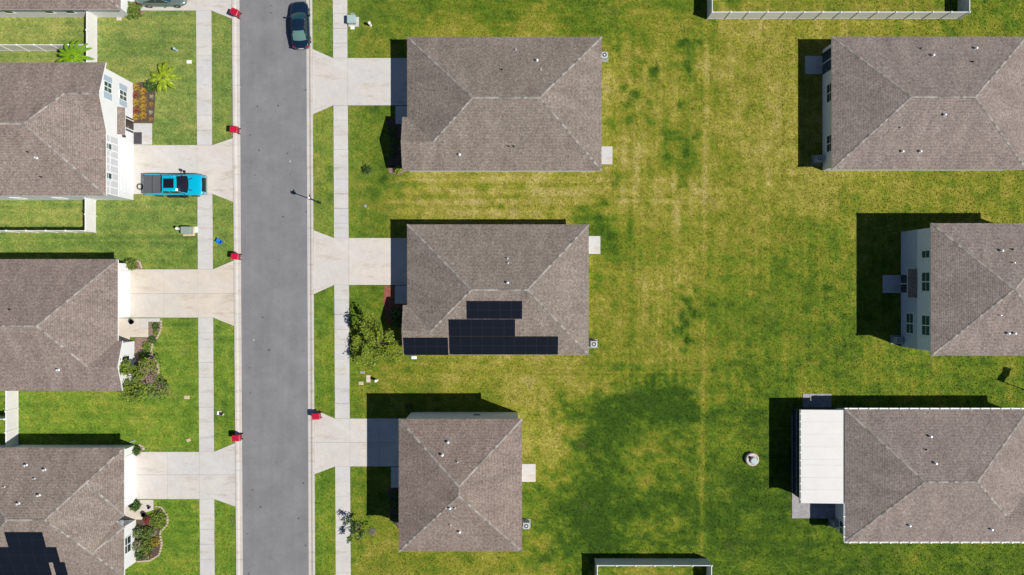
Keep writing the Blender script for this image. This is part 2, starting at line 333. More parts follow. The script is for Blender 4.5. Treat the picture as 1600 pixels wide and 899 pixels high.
    hz = (1 / (1 + np.exp((X - 480) / 60)) / (1 + np.exp((Y - 430) / 60)))[:, None] * .5; lf = (1 / (1 + np.exp((X - 540) / 30)))[:, None]; rgb = rgb * (1 + lf * np.array([-.02, .03, .35]))  # washed-out haze over the upper left lawns, mixed into the turf colour
    lum = rgb @ np.array([.3, .6, .1]); rgb = rgb * (1 - hz * .45) + hz * .45 * (lum[:, None] * np.array([1.08, 1.12, .62])) + hz * .02
    return np.clip(rgb, .004, .6).reshape(sh + (3,))
gx = np.concatenate([[-9000, -3000, -800], np.arange(-160, 1764, 3.5), [2400, 4600, 10600]])
gy = np.concatenate([[-9000, -3000, -800], np.arange(-160, 1064, 3.5), [1700, 3900, 9900]])
GX, GY = np.meshgrid(gx, gy)
gcol = grass(np.clip(GX, -160, 1760), np.clip(GY, -160, 1060))
nv = GX.size; vs = np.zeros((nv, 3)); vs[:, 0] = (GX.ravel() - 800) / PPM; vs[:, 1] = (449.5 - GY.ravel()) / PPM
vs[:, 2] = np.where((abs(vs[:, 0]) < 64) & (abs(vs[:, 1]) < 42), .012 * fbm(GX.ravel() / 5, GY.ravel() / 5, 2) - .004, -.004)
ny, nx = GX.shape; idx = np.arange(nv).reshape(ny, nx)
quads = np.stack([idx[:-1, :-1], idx[1:, :-1], idx[1:, 1:], idx[:-1, 1:]], -1).reshape(-1, 4)
me = bpy.data.meshes.new('lawn'); me.vertices.add(nv); me.vertices.foreach_set('co', vs.ravel())
me.loops.add(quads.size); me.loops.foreach_set('vertex_index', quads.ravel().astype(np.int32))
me.polygons.add(len(quads)); me.polygons.foreach_set('loop_start', np.arange(0, quads.size, 4, dtype=np.int32)); me.polygons.foreach_set('loop_total', np.full(len(quads), 4, np.int32))
me.update(calc_edges=True)
ca = me.color_attributes.new('turf', 'FLOAT_COLOR', 'POINT'); ca.data.foreach_set('color', np.concatenate([gcol.reshape(-1, 3), np.ones((nv, 1))], 1).ravel())
def turfmat(name, tuft=False):
    m = bpy.data.materials.new(name); m.use_nodes = True; t = m.node_tree; N = t.nodes; L = t.links; b = N['Principled BSDF']
    b.inputs['Roughness'].default_value = .9; b.inputs['Specular IOR Level'].default_value = .1
    a = N.new('ShaderNodeAttribute'); a.attribute_name = 'turf'; src = a.outputs['Color']
    def mulv(sock, f0, f1, lo, hi):
        nonlocal src
        r = N.new('ShaderNodeMapRange'); r.inputs['From Min'].default_value = f0; r.inputs['From Max'].default_value = f1; r.inputs['To Min'].default_value = lo; r.inputs['To Max'].default_value = hi
        L.new(sock, r.inputs[0]); x = N.new('ShaderNodeMix'); x.data_type = 'RGBA'; x.blend_type = 'MULTIPLY'; x.inputs['Factor'].default_value = 1
        L.new(src, x.inputs['A']); L.new(r.outputs[0], x.inputs['B']); src = x.outputs['Result']
    if tuft:
        cz = N.new('ShaderNodeCombineXYZ'); cz.inputs[2].default_value = 1; L.new(cz.outputs[0], b.inputs['Normal'])
        g = N.new('ShaderNodeNewGeometry'); rp = N.new('ShaderNodeValToRGB'); e_ = rp.color_ramp.elements; e_[0].color = (.45, .5, .45, 1); e_[1].color = (2.3, 1.85, 2.8, 1)
        for p_, c_ in ((.15, (.75, .78, .7)), (.78, (1.15, 1.12, 1.1)), (.84, (1.75, 1.45, 1.9))):
            q_ = e_.new(p_); q_.color = (*c_, 1)
        L.new(g.outputs['Random Per Island'], rp.inputs[0]); x = N.new('ShaderNodeMix'); x.data_type = 'RGBA'; x.blend_type = 'MULTIPLY'; x.inputs['Factor'].default_value = 1
        L.new(src, x.inputs['A']); L.new(rp.outputs[0], x.inputs['B']); src = x.outputs['Result']
    else:
        tc = N.new('ShaderNodeTexCoord')
        for s_, lo, hi in ((1.1, .86, 1.14), (4.5, .66, 1.34), (11, .6, 1.4)):
            n = N.new('ShaderNodeTexNoise'); n.inputs['Scale'].default_value = s_; n.inputs['Detail'].default_value = 5; n.inputs['Roughness'].default_value = .7
            L.new(tc.outputs['Object'], n.inputs['Vector']); mulv(n.outputs[0], .32, .68, lo, hi)
        n = N.new('ShaderNodeTexNoise'); n.inputs['Scale'].default_value = 22; n.inputs['Detail'].default_value = 3; L.new(tc.outputs['Object'], n.inputs['Vector'])
        bp = N.new('ShaderNodeBump'); bp.inputs['Strength'].default_value = .7; bp.inputs['Distance'].default_value = .04; L.new(n.outputs[0], bp.inputs['Height']); L.new(bp.outputs[0], b.inputs['Normal'])
    L.new(src, b.inputs['Base Color']); return m
me.materials.append(turfmat('turf'))
lawn = bpy.data.objects.new('lawn', me); link(lawn, None, Vector((0, 0, 0))); tag(lawn, kind='structure')

# ------------------------------------------------------------------ road, curbs, walks, driveways
lin = lambda a, b: (lambda py: a + b * py)
CLo, CLi = lin(362.8, .0076), lin(374.3, .0058)
CRi, CRo = lin(478.6, .0043), lin(488.0, .005)
SLl, SLr = lin(306.3, .0070), lin(330.3, .0058)
SRl, SRr = lin(520.0, .005), lin(542.6, .006)
HARD = []                      # px polygons kept clear of grass tufts
def pxpoly(pts): return [(W(a, b).x, W(a, b).y) for a, b in pts]
Y0, Y1 = -420, 1320
M_asph = mat('asphalt', (.180, .182, .192), .95, var=.07, scale=.35, spec=.15, bump=.5, bscale=45)
t = M_asph.node_tree; N = t.nodes; L = t.links; b = N['Principled BSDF']; src = b.inputs['Base Color'].links[0].from_socket
tc = N.new('ShaderNodeTexCoord'); n = N.new('ShaderNodeTexNoise'); n.inputs['Scale'].default_value = 14; n.inputs['Detail'].default_value = 3; n.inputs['Roughness'].default_value = .8; L.new(tc.outputs['Object'], n.inputs['Vector'])
r_ = N.new('ShaderNodeMapRange'); r_.inputs['From Min'].default_value = .3; r_.inputs['From Max'].default_value = .7; r_.inputs['To Min'].default_value = .86; r_.inputs['To Max'].default_value = 1.12; L.new(n.outputs[0], r_.inputs[0])
st = N.new('ShaderNodeVectorMath'); st.operation = 'MULTIPLY'; st.inputs[1].default_value = (1.1, .05, 1); L.new(tc.outputs['Object'], st.inputs[0])
n2 = N.new('ShaderNodeTexNoise'); n2.inputs['Scale'].default_value = 1; n2.inputs['Detail'].default_value = 4; L.new(st.outputs[0], n2.inputs['Vector'])
r2 = N.new('ShaderNodeMapRange'); r2.inputs['From Min'].default_value = .3; r2.inputs['From Max'].default_value = .7; r2.inputs['To Min'].default_value = .95; r2.inputs['To Max'].default_value = 1.05; L.new(n2.outputs[0], r2.inputs[0])
for rr in (r_, r2):
    x = N.new('ShaderNodeMix'); x.data_type = 'RGBA'; x.blend_type = 'MULTIPLY'; x.inputs['Factor'].default_value = 1; L.new(src, x.inputs['A']); L.new(rr.outputs[0], x.inputs['B']); src = x.outputs['Result']
# sparse oil drips
vo = N.new('ShaderNodeTexVoronoi'); vo.inputs['Scale'].default_value = .8; L.new(tc.outputs['Object'], vo.inputs['Vector'])
r3 = N.new('ShaderNodeMapRange'); r3.inputs['From Min'].default_value = .04; r3.inputs['From Max'].default_value = .10; r3.inputs['To Min'].default_value = .35; r3.inputs['To Max'].default_value = 1; L.new(vo.outputs['Distance'], r3.inputs[0])
x = N.new('ShaderNodeMix'); x.data_type = 'RGBA'; x.blend_type = 'MULTIPLY'; x.inputs['Factor'].default_value = 1; L.new(src, x.inputs['A']); L.new(r3.outputs[0], x.inputs['B']); src = x.outputs['Result']
vo2 = N.new('ShaderNodeTexVoronoi'); vo2.inputs['Scale'].default_value = .45; L.new(tc.outputs['Object'], vo2.inputs['Vector'])
r4 = N.new('ShaderNodeMapRange'); r4.inputs['From Min'].default_value = .022; r4.inputs['From Max'].default_value = .05; r4.inputs['To Min'].default_value = 2.2; r4.inputs['To Max'].default_value = 1; L.new(vo2.outputs['Distance'], r4.inputs[0])
n5 = N.new('ShaderNodeTexNoise'); n5.inputs['Scale'].default_value = .35; n5.inputs['Detail'].default_value = 7; n5.inputs['Roughness'].default_value = .7; L.new(tc.outputs['Object'], n5.inputs['Vector'])
r5 = N.new('ShaderNodeMapRange'); r5.inputs['From Min'].default_value = .35; r5.inputs['From Max'].default_value = .65; r5.inputs['To Min'].default_value = .95; r5.inputs['To Max'].default_value = 1.05; L.new(n5.outputs[0], r5.inputs[0])
for rr in (r4, r5):
    x = N.new('ShaderNodeMix'); x.data_type = 'RGBA'; x.blend_type = 'MULTIPLY'; x.inputs['Factor'].default_value = 1; L.new(src, x.inputs['A']); L.new(rr.outputs[0], x.inputs['B']); src = x.outputs['Result']
L.new(src, b.inputs['Base Color'])
q = [(CLi(Y0) - .3, Y0), (CRi(Y0) + .3, Y0), (CRi(Y1) + .3, Y1), (CLi(Y1) - .3, Y1)]
road = MB().prism(pxpoly(q), -.05, .016).build('road', M_asph, kind='structure'); HARD.append(q)

def curb(outer, inner, joints, nm):
    q = [(outer(Y0), Y0), (inner(Y0), Y0), (inner(Y1), Y1), (outer(Y1), Y1)]; HARD.append(q)
    root = MB().prism(pxpoly(q), -.04, .021).build('curb', M_joint, kind='structure')
    ys = [Y0]; y = Y0
    while y < Y1 - 60: y += 46 + random.choice((0, 0, 0, 1)); ys.append(y)
    for a, c in zip(ys[:-1], ys[1:]):
        a2, c2 = a + .10, c - .10; prof = [(0, .02), (0, .115), (.18, .125), (.34, .115), (.52, .05), (.56, .036), (1, .030), (1, .02)]
        vsx = []
        for py in (a2, c2):
            for tt, z in prof:
                p = W(outer(py) + (inner(py) - outer(py)) * tt, py); vsx.append((p.x, p.y, z))
        n_ = len(prof); fs = [(i, i + 1, n_ + i + 1, n_ + i) for i in range(n_ - 1)] + [tuple(range(n_))[::-1], tuple(range(n_, 2 * n_))]
        if inner(0) < outer(0): fs = [f[::-1] for f in fs]
        MB().add(vsx, fs).build('curb_section', M_crb, root)
curb(CLo, CLi, None, 'l'); curb(CRo, CRi, None, 'r')

def slab(root, pts, m, z=.05, g=.16):
    n_ = len(pts); cx = sum(p[0] for p in pts) / n_; cy = sum(p[1] for p in pts) / n_
    pp = [(p[0] + (g if p[0] < cx else -g), p[1] + (g if p[1] < cy else -g)) for p in pts]
    MB().prism(pxpoly(pp), .0, z + random.uniform(-.003, .003), inset=.015, dz=.008).build('slab', m, root)
def base(name, pts, z=.018):
    HARD.append(pts); return MB().prism(pxpoly(pts), -.05, z).build(name, M_joint, kind='structure')
# sidewalks: strip between the driveways, cut into slabs
def walk(l, r, gaps):
    cur = Y0; segs = []
    for a, c in gaps + [(Y1, Y1)]:
        segs.append((cur, a)); cur = c
    pts = [(l(Y0), Y0), (r(Y0), Y0), (r(Y1), Y1), (l(Y1), Y1)]
    root = base('sidewalk', pts, .014)
    for a, c in segs:
        n_ = max(1, round((c - a) / 23.5)); ys = [a + (c - a) * i / n_ for i in range(n_ + 1)]
        for y_, y2 in zip(ys[:-1], ys[1:]): slab(root, [(l(y_), y_), (r(y_), y_), (r(y2), y2), (l(y2), y2)], M_con, .045, .03 if random.random() < .7 else .2)
walk(SLl, SLr, [(-58, 17), (227, 303.5), (421, 496.5), (706, 780)])
walk(SRl, SRr, [(91, 165), (372, 445.5), (654, 729)])
# driveways
def drive(side, top, bot, flare_t, flare_b, house, cuts_x=(), cuts_y=(), m=M_drv):
    sl_, sr_, co_ = (SLl, SLr, CLo) if side == 'L' else (SRr, SRl, CRo)
    mid = (top + bot) / 2
    if side == 'L': poly = [(house, top), (sr_(top), top), (co_(top), flare_t), (co_(bot), flare_b), (sr_(bot), bot), (house, bot)]
    else: poly = [(house, top), (sr_(top), top), (co_(top), flare_t), (co_(bot), flare_b), (sr_(bot), bot), (house, bot)]
    root = base('driveway', poly, .019)
    ap = [(sl_(mid), top), (sr_(top), top), (co_(top), flare_t), (co_(bot), flare_b), (sr_(bot), bot), (sl_(mid), bot)]
    if side == 'R': ap = ap[::-1]
    if cuts_y:
        cy_ = cuts_y[0]
        slab(root, [(sl_(mid), top), (sr_(top), top), (co_(top), flare_t), (co_(cy_), cy_), (sl_(mid), cy_)], m, .05, .1)
        slab(root, [(sl_(mid), cy_), (co_(cy_), cy_), (co_(bot), flare_b), (sr_(bot), bot), (sl_(mid), bot)], m, .05, .1)
    else: slab(root, ap, m, .05, .12)
    xs = sorted([house, sl_(mid)] + list(cuts_x)); ys = sorted([top, bot] + list(cuts_y))
    for a, c in zip(xs[:-1], xs[1:]):
        for d, e in zip(ys[:-1], ys[1:]): slab(root, [(a, d), (c, d), (c, e), (a, e)], m, .05, .12)
drive('L', -58, 17, -72, 30, 206, m=M_drv)
drive('L', 227, 303.5, 216, 316, 205, m=M_drv)
drive('L', 421, 496.5, 407, 510, 203, (256,), (459,), m=M_drvy)
drive('L', 706, 780, 692, 792, 211, (261.5,), (742,), m=M_drv)
drive('R', 91, 165, 77, 179, 645, m=M_drv)
drive('R', 372, 445.5, 360, 460, 645, m=M_drv)
drive('R', 654, 729, 640, 741, 640, (593,), (691.5,), m=M_drv)
def pad(name, pts, m, label=None, cuts=None, z=.055):
    HARD.append(pts); root = MB().prism(pxpoly(pts), -.05, .02).build(name, M_joint, kind='structure')
    for p in (cuts or [pts]): slab(root, p, m, z, .1)
R4 = lambda a, b_, c, d: [(a, b_), (c, b_), (c, d), (a, d)]
pad('patio', R4(938, 229, 957, 257), M_con); pad('patio', R4(917, 369, 938, 397), M_con); pad('patio', R4(812, 725, 837, 753), M_drv)
pad('path', R4(209, 193, 238, 226.5), M_con)
pad('path', R4(183, 497.5, 232, 527.2), M_drvy, cuts=[R4(183, 497.5, 203, 534), R4(203, 497.5, 218, 527), R4(218, 513, 232, 527), R4(218, 497.5, 232, 513)])
pad('path', R4(232, 497.5, 250, 503), M_con)
pad('path', [(188, 784), (211, 781), (240, 781), (240, 797), (228, 801), (222, 812), (188, 811)], M_drvy)
pad('path', R4(618, 166, 638, 194), M_con); pad('path', R4(617, 446.5, 638, 475), M_con, cuts=[R4(617, 446.5, 638, 461), R4(617, 461, 638, 475)]); pad('path', R4(611, 730, 632, 762), M_con)
pad('patio', R4(1258, 88, 1288, 116), M_con); pad('patio', R4(1379, 430, 1410, 458), M_con)
pad('patio', R4(1254, 615, 1299, 650), M_pave, cuts=[R4(1254, 615, 1276, 650), R4(1276, 615, 1299, 650)]); pad('patio', R4(1237, 640, 1312, 806), M_pave, cuts=[R4(1237, 650, 1275, 720), R4(1275, 650, 1312, 720), R4(1237, 720, 1275, 763), R4(1275, 720, 1312, 763), R4(1237, 763, 1266, 810), R4(1266, 763, 1310, 810)])

# ------------------------------------------------------------------ houses
PITCH = .34
def roof_solid(parent, faces, m, thick=.17, caps=True):
    """faces: lists of 3-D points; courses run level on every slope"""
    vid = {}; V = []; F = []
    def gi(p):
        k = tuple(round(c, 3) for c in p)
        if k not in vid: vid[k] = len(V); V.append(Vector(p))
        return vid[k]
    for f in faces:
        ids = [gi(p) for p in f]; a = Vector((0, 0, 0))
        nn = sum(((V[ids[i]].cross(V[ids[(i + 1) % len(ids)]])) for i in range(len(ids))), Vector((0, 0, 0)))
        if nn.z < 0: ids = ids[::-1]
        F.append(ids)
    edges = {}
    for fi, f in enumerate(F):
        for i in range(len(f)): edges.setdefault(frozenset((f[i], f[(i + 1) % len(f)])), []).append((fi, f[i], f[(i + 1) % len(f)]))
    org = ORI[parent.name]
    me = bpy.data.meshes.new('roof'); n0 = len(V)
    allv = [v - org for v in V] + [v - org - Vector((0, 0, thick)) for v in V]
    fs = [tuple(f) for f in F] + [tuple(i + n0 for i in f[::-1]) for f in F]; mi = [0] * len(F) + [1] * len(F)
    for k, u in edges.items():
        if len(u) == 1: _, a, c = u[0]; fs.append((a, a + n0, c + n0, c)); mi.append(1)
    me.from_pydata(allv, [], fs); me.materials.append(m); me.materials.append(M_trim); me.polygons.foreach_set('material_index', mi)
    uvl = me.uv_layers.new(name='UVMap')
    off = random.uniform(0, 50)
    for p in me.polygons:
        nrm = p.normal; u = Vector((-nrm.y, nrm.x, 0)); u = u.normalized() if u.length > 1e-4 else Vector((1, 0, 0)); v = nrm.cross(u)
        for li in p.loop_indices:
            q_ = allv[me.loops[li].vertex_index]; uvl.data[li].uv = (q_.dot(u) + off + p.index * 7.3, q_.dot(v) + 40)
    ro = bpy.data.objects.new('roof', me); link(ro, parent, org)
    if caps:
        mb = MB()
        for k, u in edges.items():
            if len(u) != 2: continue
            def fn(fi):
                f = F[fi]; return sum(((V[f[i]].cross(V[f[(i + 1) % len(f)]])) for i in range(len(f))), Vector((0, 0, 0))).normalized()
            n1, n2 = fn(u[0][0]), fn(u[1][0]); a, c = V[u[0][1]], V[u[0][2]]
            cc1 = sum((V[i] for i in F[u[0][0]]), Vector()) / len(F[u[0][0]]); 
            if (cc1 - a).dot(n2) > -.02: continue          # valley or flat: no caps
            d = c - a; ln = d.length; d = d / ln; k_ = int(ln / .30)
            s1 = d.cross(n1).normalized(); s2 = d.cross(n2).normalized()
            if (cc1 - a).dot(s1) < 0: s1 = -s1
            if s2.dot(s1) > 0: s2 = -s2
            for i in range(k_):
                p0 = a + d * (i * ln / k_); p1 = a + d * ((i + 1.12) * ln / k_); wv = .105; h0, h1 = .010, .026
                up = Vector((0, 0, 1))
                vs_ = []
                for p, h in ((p0, h0), (p1, h1)): vs_ += [p + s1 * wv + up * h, p + up * (h + .015), p + s2 * wv + up * h, p + s1 * wv - up * .01, p + s2 * wv - up * .01]
                mb.add(vs_, [(0, 1, 6, 5), (1, 2, 7, 6), (5, 6, 7, 9, 8), (0, 5, 8, 3), (2, 4, 9, 7)])
        if mb.v: mb.build('ridge_caps', M_cap, ro, kind='stuff')
    return ro
def hip_faces(x0, x1, y0, y1, ze, pitch=PITCH, rx0=None, rx1=None):
    wx, wy = x1 - x0, y1 - y0; h = min(wx, wy) / 2; zr = ze + h * pitch
    if wx >= wy:
        r1 = (x0 + h if rx0 is None else rx0, (y0 + y1) / 2, zr); r2 = (x1 - h if rx1 is None else rx1, (y0 + y1) / 2, zr)
        return [[(x0, y1, ze), (x1, y1, ze), r2, r1], [(x1, y1, ze), (x1, y0, ze), r2], [(x1, y0, ze), (x0, y0, ze), r1, r2], [(x0, y0, ze), (x0, y1, ze), r1]]
    r1 = ((x0 + x1) / 2, y0 + h, zr); r2 = ((x0 + x1) / 2, y1 - h, zr)
    return [[(x0, y1, ze), (x1, y1, ze), r2], [(x1, y1, ze), (x1, y0, ze), r1, r2], [(x1, y0, ze), (x0, y0, ze), r1], [(x0, y0, ze), (x0, y1, ze), r2, r1]]
def gable_faces(x0, x1, y0, y1, ze, gf, gy, front, end, rback=None):
    """hip roof with a gabled front wing; worked out for a west front / south end and flipped"""
    sx = 1 if front == 'W' else -1; sy = 1 if end == 'S' else -1
    if sx < 0: x0, x1 = -x1, -x0; gf = -gf; rback = None if rback is None else -rback
    if sy < 0: y0, y1 = -y1, -y0; gy = -gy
    h = (y1 - y0) / 2; ym = (y0 + y1) / 2; zr = ze + h * PITCH; r1 = (x0 + h, ym, zr); r2 = (x1 - h if rback is None else rback, ym, zr)
    gh = (gy - y0) / 2; gyr = y0 + gh; gz = ze + gh * PITCH; J = (x0 + gh, gyr, gz); V0 = (x0, gy, ze); G = (gf, gyr, gz)
    F = [[(x0, y1, ze), (x1, y1, ze), r2, r1], [(x1, y1, ze), (x1, y0, ze), r2], [(x1, y0, ze), (gf, y0, ze), G, J, r1, r2],
         [(x0, y1, ze), r1, J, V0], [V0, J, G, (gf, gy, ze)]]
    info = dict(gyr=gyr * sy, gz=gz)
    return [[(p[0] * sx, p[1] * sy, p[2]) for p in f] for f in F], info
def zroof(faces, x, y):
    best = None
    for f in faces:
        v = [Vector(p) for p in f]; n = sum((v[i].cross(v[(i + 1) % len(v)]) for i in range(len(v))), Vector())
        inside = True; sgn = None
        for i in range(len(v)):
            a, c = v[i], v[(i + 1) % len(v)]; cr = (c.x - a.x) * (y - a.y) - (c.y - a.y) * (x - a.x)
            if sgn is None: sgn = cr > 0
            elif (cr > 0) != sgn: inside = False; break
        if inside: best = v[0].z - (n.x * (x - v[0].x) + n.y * (y - v[0].y)) / n.z
    return best
def vents(parent, faces, spots):
    for sp_ in spots:
        px, py = sp_[0], sp_[1]; big = len(sp_) > 2
        z = 4.0
        for _ in range(12):
            p = W(px, py, z); zz = zroof(faces, p.x, p.y)
            if zz is None: break
            z = zz
        if zz is None: continue
        mb = MB()
        if big: mb.lathe((p.x, p.y, z - .1), [(.15, 0), (.14, .12), (.085, .16), (.085, .30), (.11, .32), (.11, .40), (.04, .43)], 12)
        else: mb.lathe((p.x, p.y, z - .1), [(.1, 0), (.09, .13), (.045, .17), (.045, .38)], 10)
        mb.build('vent_pipe', M_zinc if big or random.random() < .6 else M_dark, parent, smooth=False)
def wallbox(mb, ax, p, f, a0, a1, z0, z1, d0, d1, mi=0):
    lo, hi = p + f * d0, p + f * d1
    if ax == 'X': mb.box(lo, hi, a0, a1, z0, z1, mi)
    else: mb.box(a0, a1, lo, hi, z0, z1, mi)
    return mb
def window(parent, ax, p, f, a0, a1, z0, z1, nm=1, glass=None, rail=True):
    if a0 > a1: a0, a1 = a1, a0
    mb = MB(); t_ = .07
    for (b0, b1, c0, c1) in ((a0, a0 + t_, z0, z1), (a1 - t_, a1, z0, z1), (a0 + t_, a1 - t_, z0, z0 + t_), (a0 + t_, a1 - t_, z1 - t_, z1)): wallbox(mb, ax, p, f, b0, b1, c0, c1, -.02, .045)
    fr = mb.build('window', M_trim, parent)
    n_ = nm; wd = (a1 - a0 - 2 * t_) / n_
    for i in range(n_):
        s0 = a0 + t_ + i * wd; s1 = s0 + wd
        if i: wallbox(MB(), ax, p, f, s0 - .045, s0 + .045, z0 + t_, z1 - t_, -.02, .042).build('mullion', M_trim, fr)
        zs = [(z0 + t_, (z0 + z1) / 2 - .02), ((z0 + z1) / 2 + .02, z1 - t_)] if rail else [(z0 + t_, z1 - t_)]
        for c0, c1 in zs: wallbox(MB(), ax, p, f, s0 + (.045 if i else 0), s1 - (.045 if i < n_ - 1 else 0), c0, c1, -.02, .02).build('pane', glass or M_glass, fr)
        if rail: wallbox(MB(), ax, p, f, s0 + (.045 if i else 0), s1 - (.045 if i < n_ - 1 else 0), (z0 + z1) / 2 - .02, (z0 + z1) / 2 + .02, -.02, .035).build('sash_rail', M_trim, fr)
    return fr
def garage(parent, p, f, y0, y1, h=2.15):
    if y0 > y1: y0, y1 = y1, y0
    mb = MB()
    for (b0, b1, c0, c1) in ((y0 - .12, y0, 0, h + .12), (y1, y1 + .12, 0, h + .12), (y0, y1, h, h + .12)): wallbox(mb, 'X', p, f, b0, b1, c0, c1, -.02, .05)
    g = mb.build('garage_door', M_trim, parent)
    for i in range(4): wallbox(MB(), 'X', p, f, y0 + .01, y1 - .01, h / 4 * i + .012, h / 4 * (i + 1) - .012, -.02, .022).build('panel', M_trim, g)
def door(parent, ax, p, f, a0, a1, h=2.05, m=None, glass=False):
    if a0 > a1: a0, a1 = a1, a0
    mb = MB()
    for (b0, b1, c0, c1) in ((a0 - .08, a0, .04, h + .08), (a1, a1 + .08, .04, h + .08), (a0, a1, h, h + .08)): wallbox(mb, ax, p, f, b0, b1, c0, c1, -.02, .04)
    d = mb.build('door', M_trim if not glass else M_bronze, parent)
    wallbox(MB(), ax, p, f, a0, a1, .04, h, -.02, .02).build('pane' if glass else 'leaf', m or M_door, d)
    wallbox(MB(), ax, p, f, a0 + .08, a0 + .13, 1.0, 1.12, .02, .07).build('handle', M_zinc, d)
    if glass: wallbox(MB(), ax, p, f, (a0 + a1) / 2 - .04, (a0 + a1) / 2 + .04, .05, h - .01, .02, .04).build('mullion', M_trim, d)
    return d
def wallpoly(parent, pts, ze, gables=(), m=None):
    mb = MB().prism(pts, -.1, ze - .10)
    for (x, f, y0, y1, gyr, gz) in gables:            # gable triangle above the front wing, closed solid
        d = -f * .3; zb = ze - .10; sl_ = PITCH; half = min(abs(y1 - gyr), abs(gyr - y0))
        zt = zb + half * sl_
        vs_ = [(x, y0, zb), (x, y1, zb), (x, gyr, zt), (x + d, y0, zb), (x + d, y1, zb), (x + d, gyr, zt)]
        mb.add(vs_, [(0, 1, 2), (5, 4, 3), (0, 3, 4, 1), (1, 4, 5, 2), (2, 5, 3, 0)])
    return mb.build('wall', m or M_wall, parent)
def ac(px, py, label, parent_rot=0, z=0):
    p = W(px, py); r = empty('air_conditioner', (p.x, p.y, 0), label, 'air conditioner', 'air conditioners beside the houses')
    MB().box(p.x - .46, p.x + .46, p.y - .46, p.y + .46, -.02, .09).build('pad', M_pave, r)
    c_ = MB().prism([(p.x - .34, p.y - .34), (p.x + .34, p.y - .34), (p.x + .34, p.y + .34), (p.x - .34, p.y + .34)], .09, .80, inset=.05, dz=.04).build('cabinet', M_grey, r)
    for i in range(6): z_ = .18 + i * .1; MB().box(p.x - .352, p.x + .352, p.y - .352, p.y + .352, z_, z_ + .035).build('louvre', M_grey, r)
    MB().lathe((p.x, p.y, .79), [(.29, 0), (.29, .03), (.26, .035), (.26, .01)], 20).build('fan_ring', M_white, r)
    MB().lathe((p.x, p.y, .79), [(.255, 0), (.255, .014)], 20).build('fan_well', M_dark, r)
    mb = MB()
    for k in (.1, .17, .24): mb.torus((p.x, p.y, .825), k, .008, 18, 4)
    mb.build('fan_guard', M_zinc, r)
    MB().lathe((p.x, p.y, .81), [(.07, 0), (.07, .03), (.02, .035)], 12).build('fan_hub', M_white, r)
HZ1, HZ2 = 2.85, 5.6
IN = .36
def footprint(x0, x1, y0, y1): return [(x0, y0), (x1, y0), (x1, y1), (x0, y1)]

# C1 / C2: single-storey, west front with gabled wing at the south
def house_c(pxs, label, roofm, solar=None, spots=(), rback=None):
    L_, T, R_, B, gfp, gyp = pxs
    x0, x1 = xk(L_, HZ1), xk(R_, HZ1); y1, y0 = yk(T, HZ1), yk(B, HZ1); gf = xk(gfp, HZ1); gy = yk(gyp, HZ1)
    rt = empty('house', ((x0 + x1) / 2, (y0 + y1) / 2, 0), label, 'house', 'houses of the street')
    F, inf = gable_faces(x0, x1, y0, y1, HZ1, gf, gy, 'W', 'S', None if rback is None else xk(rback, HZ1 + (y1 - y0) / 2 * PITCH))
    gw = gf + .3
    wallpoly(rt, [(gw, y0 + IN), (x1 - IN, y0 + IN), (x1 - IN, y1 - IN), (x0 + IN + .5, y1 - IN), (x0 + IN + .5, gy - .3), (gw, gy - .3)], HZ1, [(gw, -1, y0 + IN, gy - .3, inf['gyr'], inf['gz'])])
    roof_solid(rt, F, roofm)
    vents(rt, F, spots)
    garage(rt, x0 + IN + .5, -1, y1 - 1.6, y1 - 1.6 - 4.75)
    window(rt, 'X', gw, -1, inf['gyr'] - .9, inf['gyr'] + .9, .9, 2.3, 2)
    door(rt, 'X', x0 + IN + .5, -1, gy + .15, gy + 1.1)
    window(rt, 'Y', y0 + IN, -1, x0 + 5, x0 + 6, 1, 2.2); window(rt, 'Y', y0 + IN, -1, x0 + 10.5, x0 + 11.5, 1, 2.2)
    window(rt, 'X', x1 - IN, 1, y1 - 7.6, y1 - 6, .9, 2.2, 2); door(rt, 'X', x1 - IN, 1, y0 + 1.6, y0 + 3.4, 2.1, M_glass, True)
    return rt, F
c1, F = house_c((636, 58, 940, 267, 628.5, 183), 'single-storey house with bare brown hip roof in the middle row at the top', M_roofw, rback=843,
    spots=[(806, 78), (839, 95, 1), (784, 109), (845, 109), (718, 242, 1), (727, 216), (795, 229), (803, 229)])
c2, F2 = house_c((636, 351, 920, 555, 629.5, 477), 'single-storey house whose hip roof carries black solar panels in the middle row', M_roofw, rback=824,
    spots=[(793, 404), (794, 411), (793, 442, 1), (828, 514, 1), (831, 498), (806, 515), (697, 516)])
ac(943, 90, 'air conditioner at the rear wall of the topmost middle-row house'); ac(926.5, 537, 'air conditioner at the rear of the house with solar panels in the middle row')

